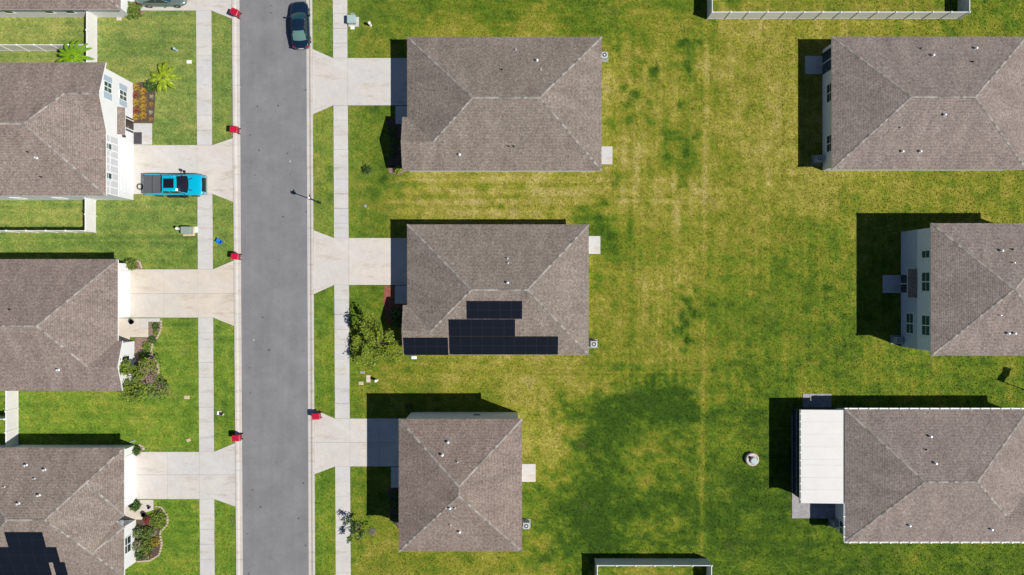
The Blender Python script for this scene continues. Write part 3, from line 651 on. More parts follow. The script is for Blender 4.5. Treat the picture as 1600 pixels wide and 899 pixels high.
# solar arrays -------------------------------------------------------------
def solar_mat():
    m = mat('solar_cells', (.006, .008, .014), .3, spec=.22)
    return m
M_sol = solar_mat(); M_solf = mat('solar_frame', (.015, .019, .03), .4, metal=.2)
def solar_array(label, faces, y_e, runs, zguess):
    """runs: (px_left, px_right, count, v0, v1) with v = metres up-slope from the eave; panels lie on the south slope"""
    ze = HZ1; c = math.cos(math.atan(PITCH)); s_ = math.sin(math.atan(PITCH))
    xs = []; rt = None
    for (pl, pr, n_, v0, v1) in runs:
        ym = y_e + (v0 + v1) / 2 * c; zm = ze + (v0 + v1) / 2 * s_
        xa, xb = xk(pl, zm), xk(pr, zm)
        if rt is None: rt = empty('solar_array', (xa, y_e, ze), label, 'solar panels', 'rooftop solar arrays')
        wd = (xb - xa) / n_
        for i in range(n_):
            a0, a1 = xa + i * wd + .008, xa + (i + 1) * wd - .008
            def P(x, v, h): return (x, y_e + v * c - h * s_, ze + v * s_ + h * c)
            def pb(mb, a0, a1, v0, v1, h0, h1, mi=0):
                vs_ = [P(a0, v0, h0), P(a1, v0, h0), P(a1, v1, h0), P(a0, v1, h0), P(a0, v0, h1), P(a1, v0, h1), P(a1, v1, h1), P(a0, v1, h1)]
                return mb.add(vs_, [(3, 2, 1, 0), (4, 5, 6, 7), (0, 1, 5, 4), (1, 2, 6, 5), (2, 3, 7, 6), (3, 0, 4, 7)], mi)
            pa = pb(MB(), a0, a1, v0, v1, .08, .118).build('solar_panel', M_solf, rt)
            mb = MB(); nh = 2
            for q in range(nh): pb(mb, a0 + .02, a1 - .02, v0 + .02 + q * (v1 - v0) / nh, v0 + (q + 1) * (v1 - v0) / nh - .012, .112, .122)
            mb.build('cell_sheet', M_sol, pa)
        mb = MB()
        for vv in (v0 + .35, v1 - .35): pb(mb, xa, xb, vv - .02, vv + .02, .0, .082)
        mb.build('mounting_rail', M_zinc, rt)
    return rt
ye2 = yk(555, HZ1)
def vsl(py):                    # up-slope distance on that south slope for a photo row
    z = 3.5
    for _ in range(20):
        y = yk(py, z); z = HZ1 + (y - ye2) * PITCH
    return (y - ye2) / math.cos(math.atan(PITCH))
solar_array('black solar array in steps on the middle-row roof', F2, ye2,
    [(631.5, 700.5, 4, vsl(554.3), vsl(527.5)), (703, 872, 10, vsl(553.5), vsl(525.8)), (702, 805, 6, vsl(525), vsl(499)), (730, 816, 5, vsl(498), vsl(470.3))], 0)

# C3: two-storey hip, middle row bottom
def house_2s(pxs, label, roofm, spots, wm=None):
    L_, T, R_, B = pxs; x0, x1 = xk(L_, HZ2), xk(R_, HZ2); y1, y0 = yk(T, HZ2), yk(B, HZ2)
    rt = empty('house', ((x0 + x1) / 2, (y0 + y1) / 2, 0), label, 'house', 'houses of the street')
    F = hip_faces(x0, x1, y0, y1, HZ2)
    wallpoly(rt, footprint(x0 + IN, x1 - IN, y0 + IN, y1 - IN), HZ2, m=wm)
    roof_solid(rt, F, roofm); vents(rt, F, spots)
    return rt, (x0 + IN, x1 - IN, y0 + IN, y1 - IN)
c3, e = house_2s((623, 655, 815.5, 862), 'two-storey house with square brown hip roof in the middle row at the bottom', M_roofs['brown'],
    [(700, 691, 1), (691, 711, 1), (715, 722), (703, 794, 1), (711, 794), (704, 820), (718, 831, 1)])
garage(c3, e[0], -1, e[3] - .9, e[3] - 5.7); door(c3, 'X', e[0], -1, e[3] - 7.4, e[3] - 6.4)
for yy in (1.2, 5.2, 9.2): window(c3, 'X', e[0], -1, e[2] + yy, e[2] + yy + 1.6, 3.7, 5.0, 2)
window(c3, 'X', e[0], -1, e[2] + 1.2, e[2] + 2.8, .9, 2.2, 2)
for xx in (1.6, 8.2): window(c3, 'Y', e[3], 1, e[0] + xx, e[0] + xx + .9, 4.0, 5.1)
window(c3, 'Y', e[3], 1, e[0] + 6.4, e[0] + 7.2, 1.2, 2.1)
door(c3, 'X', e[1], 1, e[2] + 6.2, e[2] + 8, 2.1, M_glass, True)
for yy in (1.5, 8.6): window(c3, 'X', e[1], 1, e[2] + yy, e[2] + yy + 1.6, 3.7, 5.0, 2)
ac(822, 818, 'air conditioner at the rear of the two-storey house in the middle row')

# R1: single-storey, seen from the west garden side
x0, x1, y1, y0 = xk(1300, HZ1), xk(1604, HZ1), yk(57.5, HZ1), yk(265, HZ1)
r1 = empty('house', ((x0 + x1) / 2, (y0 + y1) / 2, 0), 'single-storey house with grey-brown hip roof in the right row at the top', 'house', 'houses of the street')
F = hip_faces(x0, x1, y0, y1, HZ1); wallpoly(r1, footprint(x0 + IN, x1 - IN, y0 + IN, y1 - IN), HZ1); roof_solid(r1, F, M_roofp)
vents(r1, F, [(1524, 76, 1), (1457, 87, 1), (1438, 76), (1519, 97), (1475, 180, 1), (1407, 200), (1409, 237, 1), (1437, 237, 1)])
xw = x0 + IN
def yat(py, pxm, xw): return yk(py, zx(pxm, xw))
door(r1, 'X', xw, -1, yat(82, 1290, xw), yat(113, 1290, xw), 2.15, M_glass, True)
window(r1, 'X', xw, -1, yat(131, 1296, xw), yat(160, 1296, xw), 1.0, 2.35, 2); window(r1, 'X', xw, -1, yat(211, 1296, xw), yat(238, 1296, xw), 1.0, 2.35, 2)
for xx in (5.5, 9): window(r1, 'Y', y0 + IN, -1, xw + xx, xw + xx + .9, 1.1, 2.2)
ac(1275, 250, 'air conditioner in the shade behind the top right house')
# R2: two-storey garden side
x0 = xk(1455, HZ2)
r2, e = house_2s((1455, 349, 1664, 556), 'two-storey house with square hip roof in the middle of the right row', M_roofp, [(1564, 392, 1), (1582, 390), (1583, 411), (1562, 493), (1574, 521, 1), (1584, 521, 1)], mat('shade_blue_stucco', (.64, .71, .80), .85, var=.03, scale=1.2, bump=.12, bscale=90, spec=.2))  # blue of the shaded wall is put into the stucco colour
xw = e[0]
wallbox(MB(), 'X', xw, -1, e[2], e[3], -.05, 2.75, 0, .02).build('lower_wall', M_wallg, r2, label='grey lower storey')
for (pa, pb_, py0, py1) in ((1440.5, 1455, 391, 404), (1440.5, 1455, 425, 456), (1440.5, 1455, 492.5, 525)):
    window(r2, 'X', xw, -1, yat(py0, 1447, xw), yat(py1, 1447, xw), max(3.4, zx(1440.5, xw)), zx(1440.5, xw) + 1.35, 2 if py1 - py0 > 15 else 1, M_glassg)
window(r2, 'X', xw - .02, -1, yat(489, 1422, xw), yat(522, 1422, xw), .95, 2.25, 2, M_glassg)
door(r2, 'X', xw - .02, -1, yat(431, 1415, xw), yat(456, 1415, xw), 2.1, M_glass, True)
# small shingled hood over that door
def hood(parent, x, f, y0, y1, z, out, m):
    if y0 > y1: y0, y1 = y1, y0
    zt, zb = z + out * .55, z
    roof_solid(parent, [[(x + f * .03, y0, zt), (x + f * .03, y1, zt), (x + f * out, y1, zb), (x + f * out, y0, zb)]], m, .08, False)
hood(r2, xw, -1, yat(421, 1425, xw), yat(465, 1425, xw), 2.42, .75, M_roof)
ac(1398, 531, 'air conditioner at the garden wall of the two-storey right-row house')
# R3: single-storey, gabled front wing out of frame, gutters
x0, x1, y1, y0 = xk(1320.5, HZ1), xk(1607, HZ1), yk(640, HZ1), yk(847, HZ1)
r3 = empty('house', ((x0 + x1) / 2, (y0 + y1) / 2, 0), 'single-storey house with white gutters and a white patio roof in the right row', 'house', 'houses of the street')
F, inf = gable_faces(x0, x1, y0, y1, HZ1, x1 + .5, yk(763, HZ1), 'E', 'S')
wallpoly(r3, [(x0 + IN, y0 + IN), (x1 + .2, y0 + IN), (x1 + .2, yk(763, HZ1) - .3), (x1 - IN, yk(763, HZ1) - .3), (x1 - IN, y1 - IN), (x0 + IN, y1 - IN)], HZ1, m=M_wall)
roof_solid(r3, F, M_roofp); vents(r3, F, [(1453, 682, 1), (1461, 724, 1), (1447, 703), (1447, 783, 1), (1421, 794), (1420, 821, 1), (1548, 827, 1), (1560, 809)])
def gutter(parent, a, b_, side):
    a = Vector(a); b_ = Vector(b_); d = (b_ - a).normalized(); o_ = Vector(side)
    pr = [(.0, -.02), (.03, -.13), (.10, -.13), (.13, .0), (.12, .0), (.095, -.115), (.035, -.115), (.012, -.02)]
    vs_ = [a + o_ * u + Vector((0, 0, v)) for u, v in pr] + [b_ + o_ * u + Vector((0, 0, v)) for u, v in pr]; n_ = len(pr)
    g = MB().add(vs_, [(i, (i + 1) % n_, n_ + (i + 1) % n_, n_ + i) for i in range(n_)]).build('gutter', M_trim, parent)
    ln = (b_ - a).length
    for i in range(int(ln / 1.0)):
        c_ = a + d * (i + .5) * 1.0; MB().add([c_ + d * q + o_ * u + Vector((0, 0, z)) for q in (-.05, .05) for u in (0, .15) for z in (-.0, .03)], [(0, 1, 3, 2), (4, 6, 7, 5), (0, 2, 6, 4), (1, 5, 7, 3), (0, 4, 5, 1), (2, 3, 7, 6)]).build('gutter_hanger', M_trim, g)
gutter(r3, (x0 - .02, y1 + .005, HZ1 - .01), (x1, y1 + .005, HZ1 - .01), (0, 1, 0)); gutter(r3, (x0 - .02, y0 - .005, HZ1 - .01), (x1, y0 - .005, HZ1 - .01), (0, -1, 0))
gutter(r3, (x0 - .005, y0, HZ1 - .01), (x0 - .005, yk(787, HZ1), HZ1 - .01), (-1, 0, 0))
window(r3, 'X', x0 + IN, -1, yk(815, 1.6), yk(836, 1.6), 1, 2.3, 2); door(r3, 'X', x0 + IN, -1, yk(740, 1), yk(700, 1), 2.1, M_glass, True)
ac(1302, 815, 'air conditioner in the shade beside the house with the white patio roof')
# screened patio room with white insulated panels
sx0, sx1 = xk(1250, 2.75), x0 - .16; sy1, sy0 = yk(640.5, 2.75), yk(787, 2.75)
pr_ = empty('patio_room', ((sx0 + sx1) / 2, (sy0 + sy1) / 2, 0), 'screened patio room with white panel roof against the right-row house', 'patio room')
cuts = [640.5, 660, 679, 699, 718.5, 727.5, 747, 766, 787]
for a, c in zip(cuts[:-1], cuts[1:]):
    ya, yb = yk(a, 2.75), yk(c, 2.75); mb = MB()
    mb.add([(x, y, z + (0 if x == sx0 + .12 else .16)) for z in (2.58, 2.68) for (x, y) in ((sx0 + .12, yb + .012), (sx1, yb + .012), (sx1, ya - .012), (sx0 + .12, ya - .012))], [(3, 2, 1, 0), (4, 5, 6, 7), (0, 1, 5, 4), (1, 2, 6, 5), (2, 3, 7, 6), (3, 0, 4, 7)])
    rp = mb.build('roof_panel', M_panelroof, pr_)
    if a != 640.5: MB().add([(x, ya + dy, z + (0 if x == sx0 + .12 else .16)) for z in (2.6, 2.70) for (x, dy) in ((sx0 + .12, -.02), (sx1, -.02), (sx1, .02), (sx0 + .12, .02))], [(4, 5, 6, 7), (0, 1, 5, 4), (1, 2, 6, 5), (2, 3, 7, 6), (3, 0, 4, 7)]).build('seam', M_grey, rp)
gt = MB().box(sx0 - .02, sx0 + .115, sy0, sy1, 2.52, 2.66).build('gutter', M_bronze, pr_)
for i in range(12): y_ = sy0 + .4 + i * (sy1 - sy0 - .8) / 11; MB().box(sx0 + .0, sx0 + .12, y_ - .03, y_ + .03, 2.662, 2.69).build('gutter_hanger', M_trim, gt)
wx = xk(1237.5, 0); wy1 = yk(645, 0) ; wy0 = sy0 + .25; wy1 = sy1 - .25
for i in range(6):
    y_ = wy0 + (wy1 - wy0) * i / 5; MB().box(wx, wx + .08, y_ - .04, y_ + .04, .05, 2.55).build('post', M_bronze, pr_)
    if i < 5:
        y2 = wy0 + (wy1 - wy0) * (i + 1) / 5
        MB().box(wx + .03, wx + .045, y_ + .04, y2 - .04, .1, 2.5).build('screen_panel', M_screen, pr_); MB().box(wx + .01, wx + .07, y_ + .04, y2 - .04, 1.0, 1.07).build('rail', M_shut, pr_)
for y_ in (wy0, wy1):
    for a, c in ((wx + .08, (wx + sx1) / 2 - .04), ((wx + sx1) / 2 + .04, sx1 + .2)): MB().box(a, c, y_ - .008, y_ + .008, .1, 2.5).build('screen_panel', M_screen, pr_)
    MB().box((wx + sx1) / 2 - .04, (wx + sx1) / 2 + .04, y_ - .04, y_ + .04, .05, 2.56).build('post', M_bronze, pr_)

# L1: white wall top left
x1, y0 = xk(188.5, HZ1), yk(15, HZ1)
l1 = empty('house', (x1 - 8, y0 + 6.5, 0), 'white single-storey house cut off by the top left corner', 'house', 'houses of the street')
F = hip_faces(x1 - 19, x1, y0, y0 + 13.2, HZ1); wallpoly(l1, footprint(x1 - 19 + IN, x1 - IN, y0 + IN, y0 + 13.2 - IN), HZ1); roof_solid(l1, F, M_roof)
yw = y0 + IN
for px in (12, 75, 108): window(l1, 'Y', yw, -1, xk(px, 1.5) - .5, xk(px, 1.5) + .5, 1.0, 2.2)
garage(l1, x1 - IN, 1, y0 + 1.2, y0 + 6)
# L2: two-storey white, gable over the entry
x1, y1, y0 = xk(165.5, HZ2), yk(97.5, HZ2), yk(306, HZ2); gy = yk(205, HZ2)
l2 = empty('house', (x1 - 8, (y0 + y1) / 2, 0), 'white two-storey house with gabled front, blue-grey shutters and grey siding', 'house', 'houses of the street')
F, inf = gable_faces(x1 - 19, x1, y0, y1, HZ2, x1 - .02, gy, 'E', 'N')
xw = W(208.6, 0).x; ys, yn = y0 + .3, y1 - .32
wallpoly(l2, footprint(x1 - 18.6, xw, ys, yn), HZ2, [(xw, 1, gy + .1, yn, inf['gyr'], inf['gz'])])
roof_solid(l2, F, M_roofs['faded']); vents(l2, F, [(78, 192), (57, 247, 1), (65, 277), (44, 238)])
yA = lambda py, px: yk(py, zx(px, xw))
for (pt, pb_, t0, t1, b0, b1) in ((161.6, 174.5, 124, 141, 130, 146),):
    window(l2, 'X', xw, 1, yA(128, 168), yA(145, 168) , zx(pb_, xw), zx(pt, xw), 2, M_glassg)
    for a, c in ((118, 129.3), (143.5, 155)): wallbox(MB(), 'X', xw, 1, yA(a + 1, 168), yA(c, 168), zx(pb_, xw), zx(pt, xw), 0, .035).build('shutter', M_shut, l2)
window(l2, 'X', xw, 1, yA(141.5, 192), yA(157.5, 192), zx(198, xw), zx(186, xw), 2, M_glassg)
for a, c in ((132.5, 143), (156.5, 166)): wallbox(MB(), 'X', xw, 1, yA(a, 192), yA(c, 192), zx(198, xw), zx(186, xw), 0, .035).build('shutter', M_shut, l2)
hood(l2, xw, 1, yk(167, 2.9), yk(210, 2.9), 2.62, .62, M_roof)
d = door(l2, 'X', xw, 1, yk(200, 1.2), yk(186, 1.2), 2.1)
for yy in (182, 201.5): wallbox(MB(), 'X', xw, 1, yk(yy, 1.2), yk(yy + 3.2, 1.2), .1, 2.1, 0, .03).build('sidelight', M_glass, l2)
wallbox(MB(), 'X', xw, 1, yk(180, 1.2), yk(206.5, 1.2), 2.2, 2.5, 0, .03).build('transom', M_dark, l2)
wallbox(MB(), 'X', xw, 1, yk(213, 1.9) - .1, yk(213, 1.9) + .1, 1.75, 2.05, 0, .2).build('wall_lantern', M_dark, l2)
garage(l2, xw, 1, yk(224, 1.1), yk(298, 1.1), 2.2)
sd = wallbox(MB(), 'X', xw, 1, ys, yk(210.5, 4.2), 2.78, HZ2 - .2, 0, .03).build('siding', M_sid, l2)
for i in range(9): y_ = ys + .05 + i * (yk(210.5, 4.2) - ys - .1) / 8; wallbox(MB(), 'X', xw, 1, y_ - .05, y_ + .05, 2.79, HZ2 - .21, .03, .055).build('batten', M_trim, sd)
wallbox(MB(), 'X', xw, 1, ys, yk(210.5, 4.2), 2.66, 2.775, 0, .06).build('band_board', M_trim, sd)
wallbox(MB(), 'X', xw, 1, ys, yk(210.5, 4.2), 4.1, 4.16, .03, .05).build('batten', M_trim, sd)
for py in (229.5, 275.5): window(l2, 'X', xw + .03, 1, yk(py - 6.5, 4.6), yk(py + 6.5, 4.6), 3.85, 5.1, 1, M_glassg)
MB().box(W(209.6, 0).x, W(222, 0).x, W(0, 225.5).y, W(0, 207).y, .05, .075).build('door_mat', mat('charcoal_mat', (.05, .05, .06), .95, var=.3, scale=6), label='charcoal door mat on the pale front path of the gabled house', cat='door mat')
for px in (30, 95): window(l2, 'Y', ys, -1, xk(px, 1.5) - .5, xk(px, 1.5) + .5, 1.0, 2.2)
# L3: single-storey, gabled wing south
x1, y1, y0 = xk(184, HZ1), yk(405, HZ1), yk(611, HZ1); gy = yk(533, HZ1); gf = xk(191, HZ1)
l3 = empty('house', (x1 - 8, (y0 + y1) / 2, 0), 'white single-storey house with plain brown roof left of the street, cream driveway', 'house', 'houses of the street')
F, inf = gable_faces(x1 - 19, x1, y0, y1, HZ1, gf, gy, 'E', 'S')
xg = W(203, 0).x; xb = W(210, 0).x; xe = xg - 1.3
yg0 = yk(496, 0)
wallpoly(l3, [(x1 - 18.5, y0 + IN), (xb, y0 + IN), (xb, gy - .25), (xe, gy - .25), (xe, yg0), (xg, yg0), (xg, y1 - IN), (x1 - 18.5, y1 - IN)], HZ1, [(xb, 1, y0 + IN, gy - .25, inf['gyr'], inf['gz'])])
roof_solid(l3, F, M_roof); vents(l3, F, [(16, 484), (35, 572), (78, 573), (91, 578, 1)])
garage(l3, xg, 1, yk(426, 1), yk(491, 1)); door(l3, 'X', xe, 1, yk(508, 1), yk(522, 1))
window(l3, 'X', xb, 1, inf['gyr'] - .9, inf['gyr'] + .9, .9, 2.3, 2)
# L4: single-storey with recessed entry and folded east slope
x1, y1, y0 = xk(194, HZ1), yk(700, HZ1), yk(902, HZ1)
l4 = empty('house', (x1 - 8, (y0 + y1) / 2, 0), 'white single-storey house with solar panels on its roof in the bottom left corner', 'house', 'houses of the street')
h = (y1 - y0) / 2; zr = HZ1 + h * PITCH; ym = (y0 + y1) / 2; x0 = xk(10, zr) - h
rA, rB = (x0 + h, ym, zr), (x1 - h, ym, zr)
tb = .49; Bp = (x1 - h * tb, y1 - h * tb, HZ1 + h * tb * PITCH); Dp = (x1 - h * .42, y0 + h * .42, HZ1 + h * .42 * PITCH); Fp = (x1 - .75, yk(815, HZ1), HZ1 + .02); F1 = (x1, yk(806, HZ1), HZ1); F2_ = (x1, yk(824, HZ1), HZ1)
F = [[(x0, y1, HZ1), (x1, y1, HZ1), Bp, rB, rA], [(x0, y0, HZ1), (x0, y1, HZ1), rA], [(x0, y0, HZ1), (x1, y0, HZ1), Dp, rB, rA],
     [(x1, y1, HZ1), F1, Bp], [Bp, F1, Fp], [Bp, Fp, rB], [rB, Fp, Dp], [Dp, Fp, F2_], [Dp, F2_, (x1, y0, HZ1)]]
wx = W(212.3, 0).x; ya, yb = yk(783, 0), yk(812, 0)
wallpoly(l4, [(x0 + IN, y0 + IN), (wx, y0 + IN), (wx, yb), (wx - 1.6, yb), (wx - 1.6, ya), (wx, ya), (wx, y1 - IN), (x0 + IN, y1 - IN)], HZ1)
roof_solid(l4, F, M_roofs['dusty'])
vents(l4, F, [(41, 727, 1), (70, 734, 1), (54, 748), (7, 761), (61, 774, 1), (29, 787, 1)])
garage(l4, wx, 1, yk(712, 1), yk(775, 1)); door(l4, 'X', wx - 1.6, 1, yk(788, 1), yk(801, 1)); window(l4, 'X', wx, 1, yk(838, 1.5), yk(864, 1.5), .9, 2.3, 2)
MB().lathe((xk(189, 3), yk(817, 3), HZ1 + .02), [(.24, 0), (.24, .07), (.06, .1)], 14).build('rain_diverter', M_grey, l4, label='grey round-ended rain diverter at the eave corner')
ye4 = y0
def vs4(py):
    z = 3.5
    for _ in range(20): y = yk(py, z); z = HZ1 + (y - ye4) * PITCH
    return (y - ye4) / math.cos(math.atan(PITCH))
solar_array('black solar array on the bottom left roof', F, ye4, [(-14, 80, 5, vs4(901), vs4(878.5)), (86.5, 105, 1, vs4(901), vs4(878.5)), (-24, 92, 6, vs4(878), vs4(855)), (11, 70, 3, vs4(854.5), vs4(831.5))], 0)

# ------------------------------------------------------------------ vinyl fences
def fence(pts, label, spacing=1.84, h=1.8):
    """pts in photo ground pixels"""
    P = [W(*p) for p in pts]; rt = empty('fence', (P[0].x, P[0].y, 0), label, 'fence', 'white vinyl garden fences')
    done = set()
    for a, b_ in zip(P[:-1], P[1:]):
        d = b_ - a; ln = d.length; d = d / ln; n_ = max(1, round(ln / spacing)); side = Vector((-d.y, d.x, 0)); st_ = ln / n_
        def obox(mb, s0, s1, w_, z0, z1):
            c = [a + d * s0 - side * w_, a + d * s1 - side * w_, a + d * s1 + side * w_, a + d * s0 + side * w_]
            return mb.add([(p.x, p.y, z) for z in (z0, z1) for p in c], [(3, 2, 1, 0), (4, 5, 6, 7), (0, 1, 5, 4), (1, 2, 6, 5), (2, 3, 7, 6), (3, 0, 4, 7)])
        for i in range(n_ + 1):
            c = a + d * (i * st_); k = (round(c.x, 2), round(c.y, 2))
            if k in done: continue
            done.add(k); mb = MB(); mb.box(c.x - .063, c.x + .063, c.y - .063, c.y + .063, -.05, h + .05)
            po = mb.build('post', M_vinyl, rt)
            q = .08; MB().add([(c.x - q, c.y - q, h + .05), (c.x + q, c.y - q, h + .05), (c.x + q, c.y + q, h + .05), (c.x - q, c.y + q, h + .05), (c.x, c.y, h + .12)], [(3, 2, 1, 0), (0, 1, 4), (1, 2, 4), (2, 3, 4), (3, 0, 4)]).build('post_cap', M_trim, po)
        for i in range(n_):
            pn = obox(MB(), i * st_ + .065, (i + 1) * st_ - .065, .02, .1, h - .1).build('panel', M_vinyl, rt)
            for z0, z1 in ((.05, .2), (h - .12, h)): obox(MB(), i * st_ + .064, (i + 1) * st_ - .064, .028, z0, z1).build('rail', M_vinyl if z0 < 1 else M_trim, pn)
    return rt
fence([(-60, 80), (151, 80)], 'white vinyl fence along the lawn above the gabled white house')
fence([(152, 27), (152, 118)], 'short white fence joining the two houses in the top left corner')
fence([(-60, 363), (150, 363), (150, 313)], 'white fence around the small side lawn below the gabled white house')
fence([(29, 606), (29, 702)], 'short white fence between the two lower left houses')
fence([(-60, 650), (27, 650)], 'stub of white fence at the left edge between the lower left houses')
fence([(1105, -90), (1105, 30), (1497, 30), (1497, -90)], 'long white fence around the back garden at the top right')
fence([(930, 1000), (930, 873), (1104, 873), (1104, 1000)], 'white fence around the back garden at the bottom edge')

# ------------------------------------------------------------------ plants
def leaf_mesh(pts, size, seed, up=.5, aspect=.55):
    r = np.random.default_rng(seed); n_ = len(pts)
    d = r.normal(size=(n_, 3)); d /= np.linalg.norm(d, axis=1)[:, None]; d[:, 2] *= .5
    nrm = r.normal(size=(n_, 3)); nrm[:, 2] = abs(nrm[:, 2]) + up; u = d - nrm * (np.sum(d * nrm, 1) / np.sum(nrm * nrm, 1))[:, None]; u /= np.linalg.norm(u, axis=1)[:, None] + 1e-6
    v = np.cross(nrm, u); v /= np.linalg.norm(v, axis=1)[:, None] + 1e-6
    s = size * r.uniform(.6, 1.3, n_)[:, None]
    V = np.stack([pts - u * s, pts + v * s * aspect - u * s * .1, pts + u * s, pts - v * s * aspect - u * s * .1], 1).reshape(-1, 3)
    return V, np.arange(4 * n_).reshape(-1, 4)
def foliage(name, pts, size, m, parent, seed, up=.5, aspect=.55, mats=None):
    V, Q = leaf_mesh(pts, size, seed, up, aspect); org = np.array(ORI[parent.name])
    me = bpy.data.meshes.new(name); me.from_pydata((V - org).tolist(), [], Q.tolist()); ms = mats or [m]
    for q in ms: me.materials.append(q)
    if len(ms) > 1:
        r = np.random.default_rng(seed + 1); me.polygons.foreach_set('material_index', r.integers(0, len(ms), len(Q)).astype(np.int32))
    o = bpy.data.objects.new(name, me); link(o, parent, ORI[parent.name]); return o
def clump_pts(c, r, n_, seed, clumps=14, tight=.33, flat=.8):
    g = np.random.default_rng(seed); cs = g.normal(size=(clumps, 3)); cs /= np.linalg.norm(cs, axis=1)[:, None]; cs *= g.uniform(.35, .95, clumps)[:, None] ** .6; cs[:, 2] *= flat
    k = g.integers(0, clumps, n_); p = cs[k] + g.normal(size=(n_, 3)) * tight * g.uniform(.5, 1, clumps)[k][:, None] * .6
    p[:, :2] *= (1 + .28 * np.sin(3 * np.arctan2(p[:, 1], p[:, 0]) + seed) + .15 * np.sin(5 * np.arctan2(p[:, 1], p[:, 0]) + 2 * seed))[:, None]; p[:, 2] = np.clip(p[:, 2], -.95, 1.3)
    return p * np.array(r) + np.array(c), cs * np.array(r) + np.array(c)
def tree(px, py, h, r, label, m, seed, n_=1500, leaf=.11, zc=None, stems=1, clumps=16, tight=.33, name='tree', rz=None):
    p = W(px, py); rt = empty(name, (p.x, p.y, 0), label, 'tree' if name == 'tree' else 'shrub')
    zc = zc or h * .62; rz = rz or h * .36
    pts, cs = clump_pts((p.x, p.y, zc), (r, r, rz), n_, seed, clumps, tight)
    mb = MB(); top = Vector((p.x + .05, p.y, zc * .55)); mb.tube((p.x, p.y, -.05), top, .05 + h * .012, .03 + h * .008, 8)
    mb.build('trunk', M_bark, rt)
    for c in cs[:12]:
        mid = top.lerp(Vector(c), .5) + Vector((0, 0, -.1)); MB().tube(top - Vector((0, 0, .03)), mid, .03 + h * .005, .022, 5).tube(mid, c, .022, .008, 5).build('limb', M_bark, rt)
    foliage('crown', pts, leaf, None, rt, seed + 9, mats=m if isinstance(m, list) else [m]); return rt
tree(596, 533, 3.7, 2.15, 'loose bright green tree by the sidewalk at the solar-panelled middle house', [M_lf_a, M_lf_y, M_lf_y, M_lf_a], 21, 2900, .12, 2.7, clumps=22, tight=.27, rz=.8)
tree(226, 588, 3.4, 2.25, 'leafy tree in the curved bed before the white house with cream driveway', [M_lf_b, M_lf_y, M_lf_a, M_lf_a], 31, 2600, .14, 2.2, clumps=24, tight=.26, rz=.9)
tree(254, 604, 1.7, 1.25, 'sparse greyish shrub beside the leafy tree left of the street', [M_lf_g, M_lf_g, M_lf_c], 41, 420, .09, 1.1, clumps=12, name='shrub')
tree(563, 822, 2.1, 1.15, 'small dark tree by the sidewalk near the two-storey middle house', [M_lf_c, M_lf_b], 51, 480, .11, 1.4, clumps=12, rz=.6)
MB().lathe((*W(582, 831).xy, 0), [(.4, .0), (.36, .05), (.12, .09), (.1, .02)], 16).build('mulch_ring', mat('grey_mulch', (.12, .10, .085), .95, var=.4, scale=9, bump=.8, bscale=20), label='small grey mulch ring beside the small dark tree', cat='mulch ring')
def shrub(px, py, r, h, label, m, seed, n_=500, leaf=.07, z0=0, group=None):
    n_ = int(n_ * 1.8); leaf *= 1.15
    p = W(px, py); rt = empty('shrub', (p.x, p.y, z0), label, 'shrub', group)
    g = np.random.default_rng(seed); d = g.normal(size=(n_, 3)); d /= np.linalg.norm(d, axis=1)[:, None]; d[:, 2] = abs(d[:, 2]); q = g.uniform(.55, 1.05, n_)[:, None]
    bump_ = 1 + .22 * np.sin(d[:, :1] * 7 + seed) * np.cos(d[:, 1:2] * 6)
    pts = d * q * bump_ * np.array((r, r, h)) + np.array((p.x, p.y, z0 + .03)); foliage('foliage', pts, leaf, None, rt, seed + 3, mats=m if isinstance(m, list) else [m], up=.9)
    mb = MB()
    for i in range(5):
        a = i * 1.26; mb.tube((p.x, p.y, z0 - .02), (p.x + math.cos(a) * r * .55, p.y + math.sin(a) * r * .55, z0 + h * .6), .02, .008, 5)
    mb.build('stem', M_bark, rt); return rt
shrub(209, 18, .82, 1.1, 'rounded olive shrub at the corner of the top left house', [M_lf_b, M_lf_a], 61, 1600, .09)
shrub(206, 413, .6, .8, 'small green shrub at the garage corner beside the cream driveway', [M_lf_b, M_lf_a], 62, 500, .08)
shrub(213, 703, .5, .7, 'round dark shrub at the garage corner of the bottom left house', [M_lf_c, M_lf_b], 63, 450, .07)
shrub(213, 789, .55, .8, 'round dark shrub beside the entry of the bottom left house', [M_lf_c, M_lf_b], 64, 450, .07)
shrub(622, 266, .38, .5, 'round yellow-green shrub at the corner of the top middle house', [M_lf_y, M_lf_a], 65, 350, .07)
shrub(574, 266, .45, .5, 'dark shrub alone on the lawn before the top middle house', [M_lf_c, M_lf_b], 66, 160, .1)
shrub(620, 490, .62, 1.1, 'dense clipped green shrub against the solar-panelled middle house', [M_lf_b, M_lf_c], 67, 900, .07)
shrub(621, 503, .55, 1.0, 'second clipped shrub beside the tree at the solar-panelled middle house', [M_lf_b, M_lf_c], 68, 700, .07)
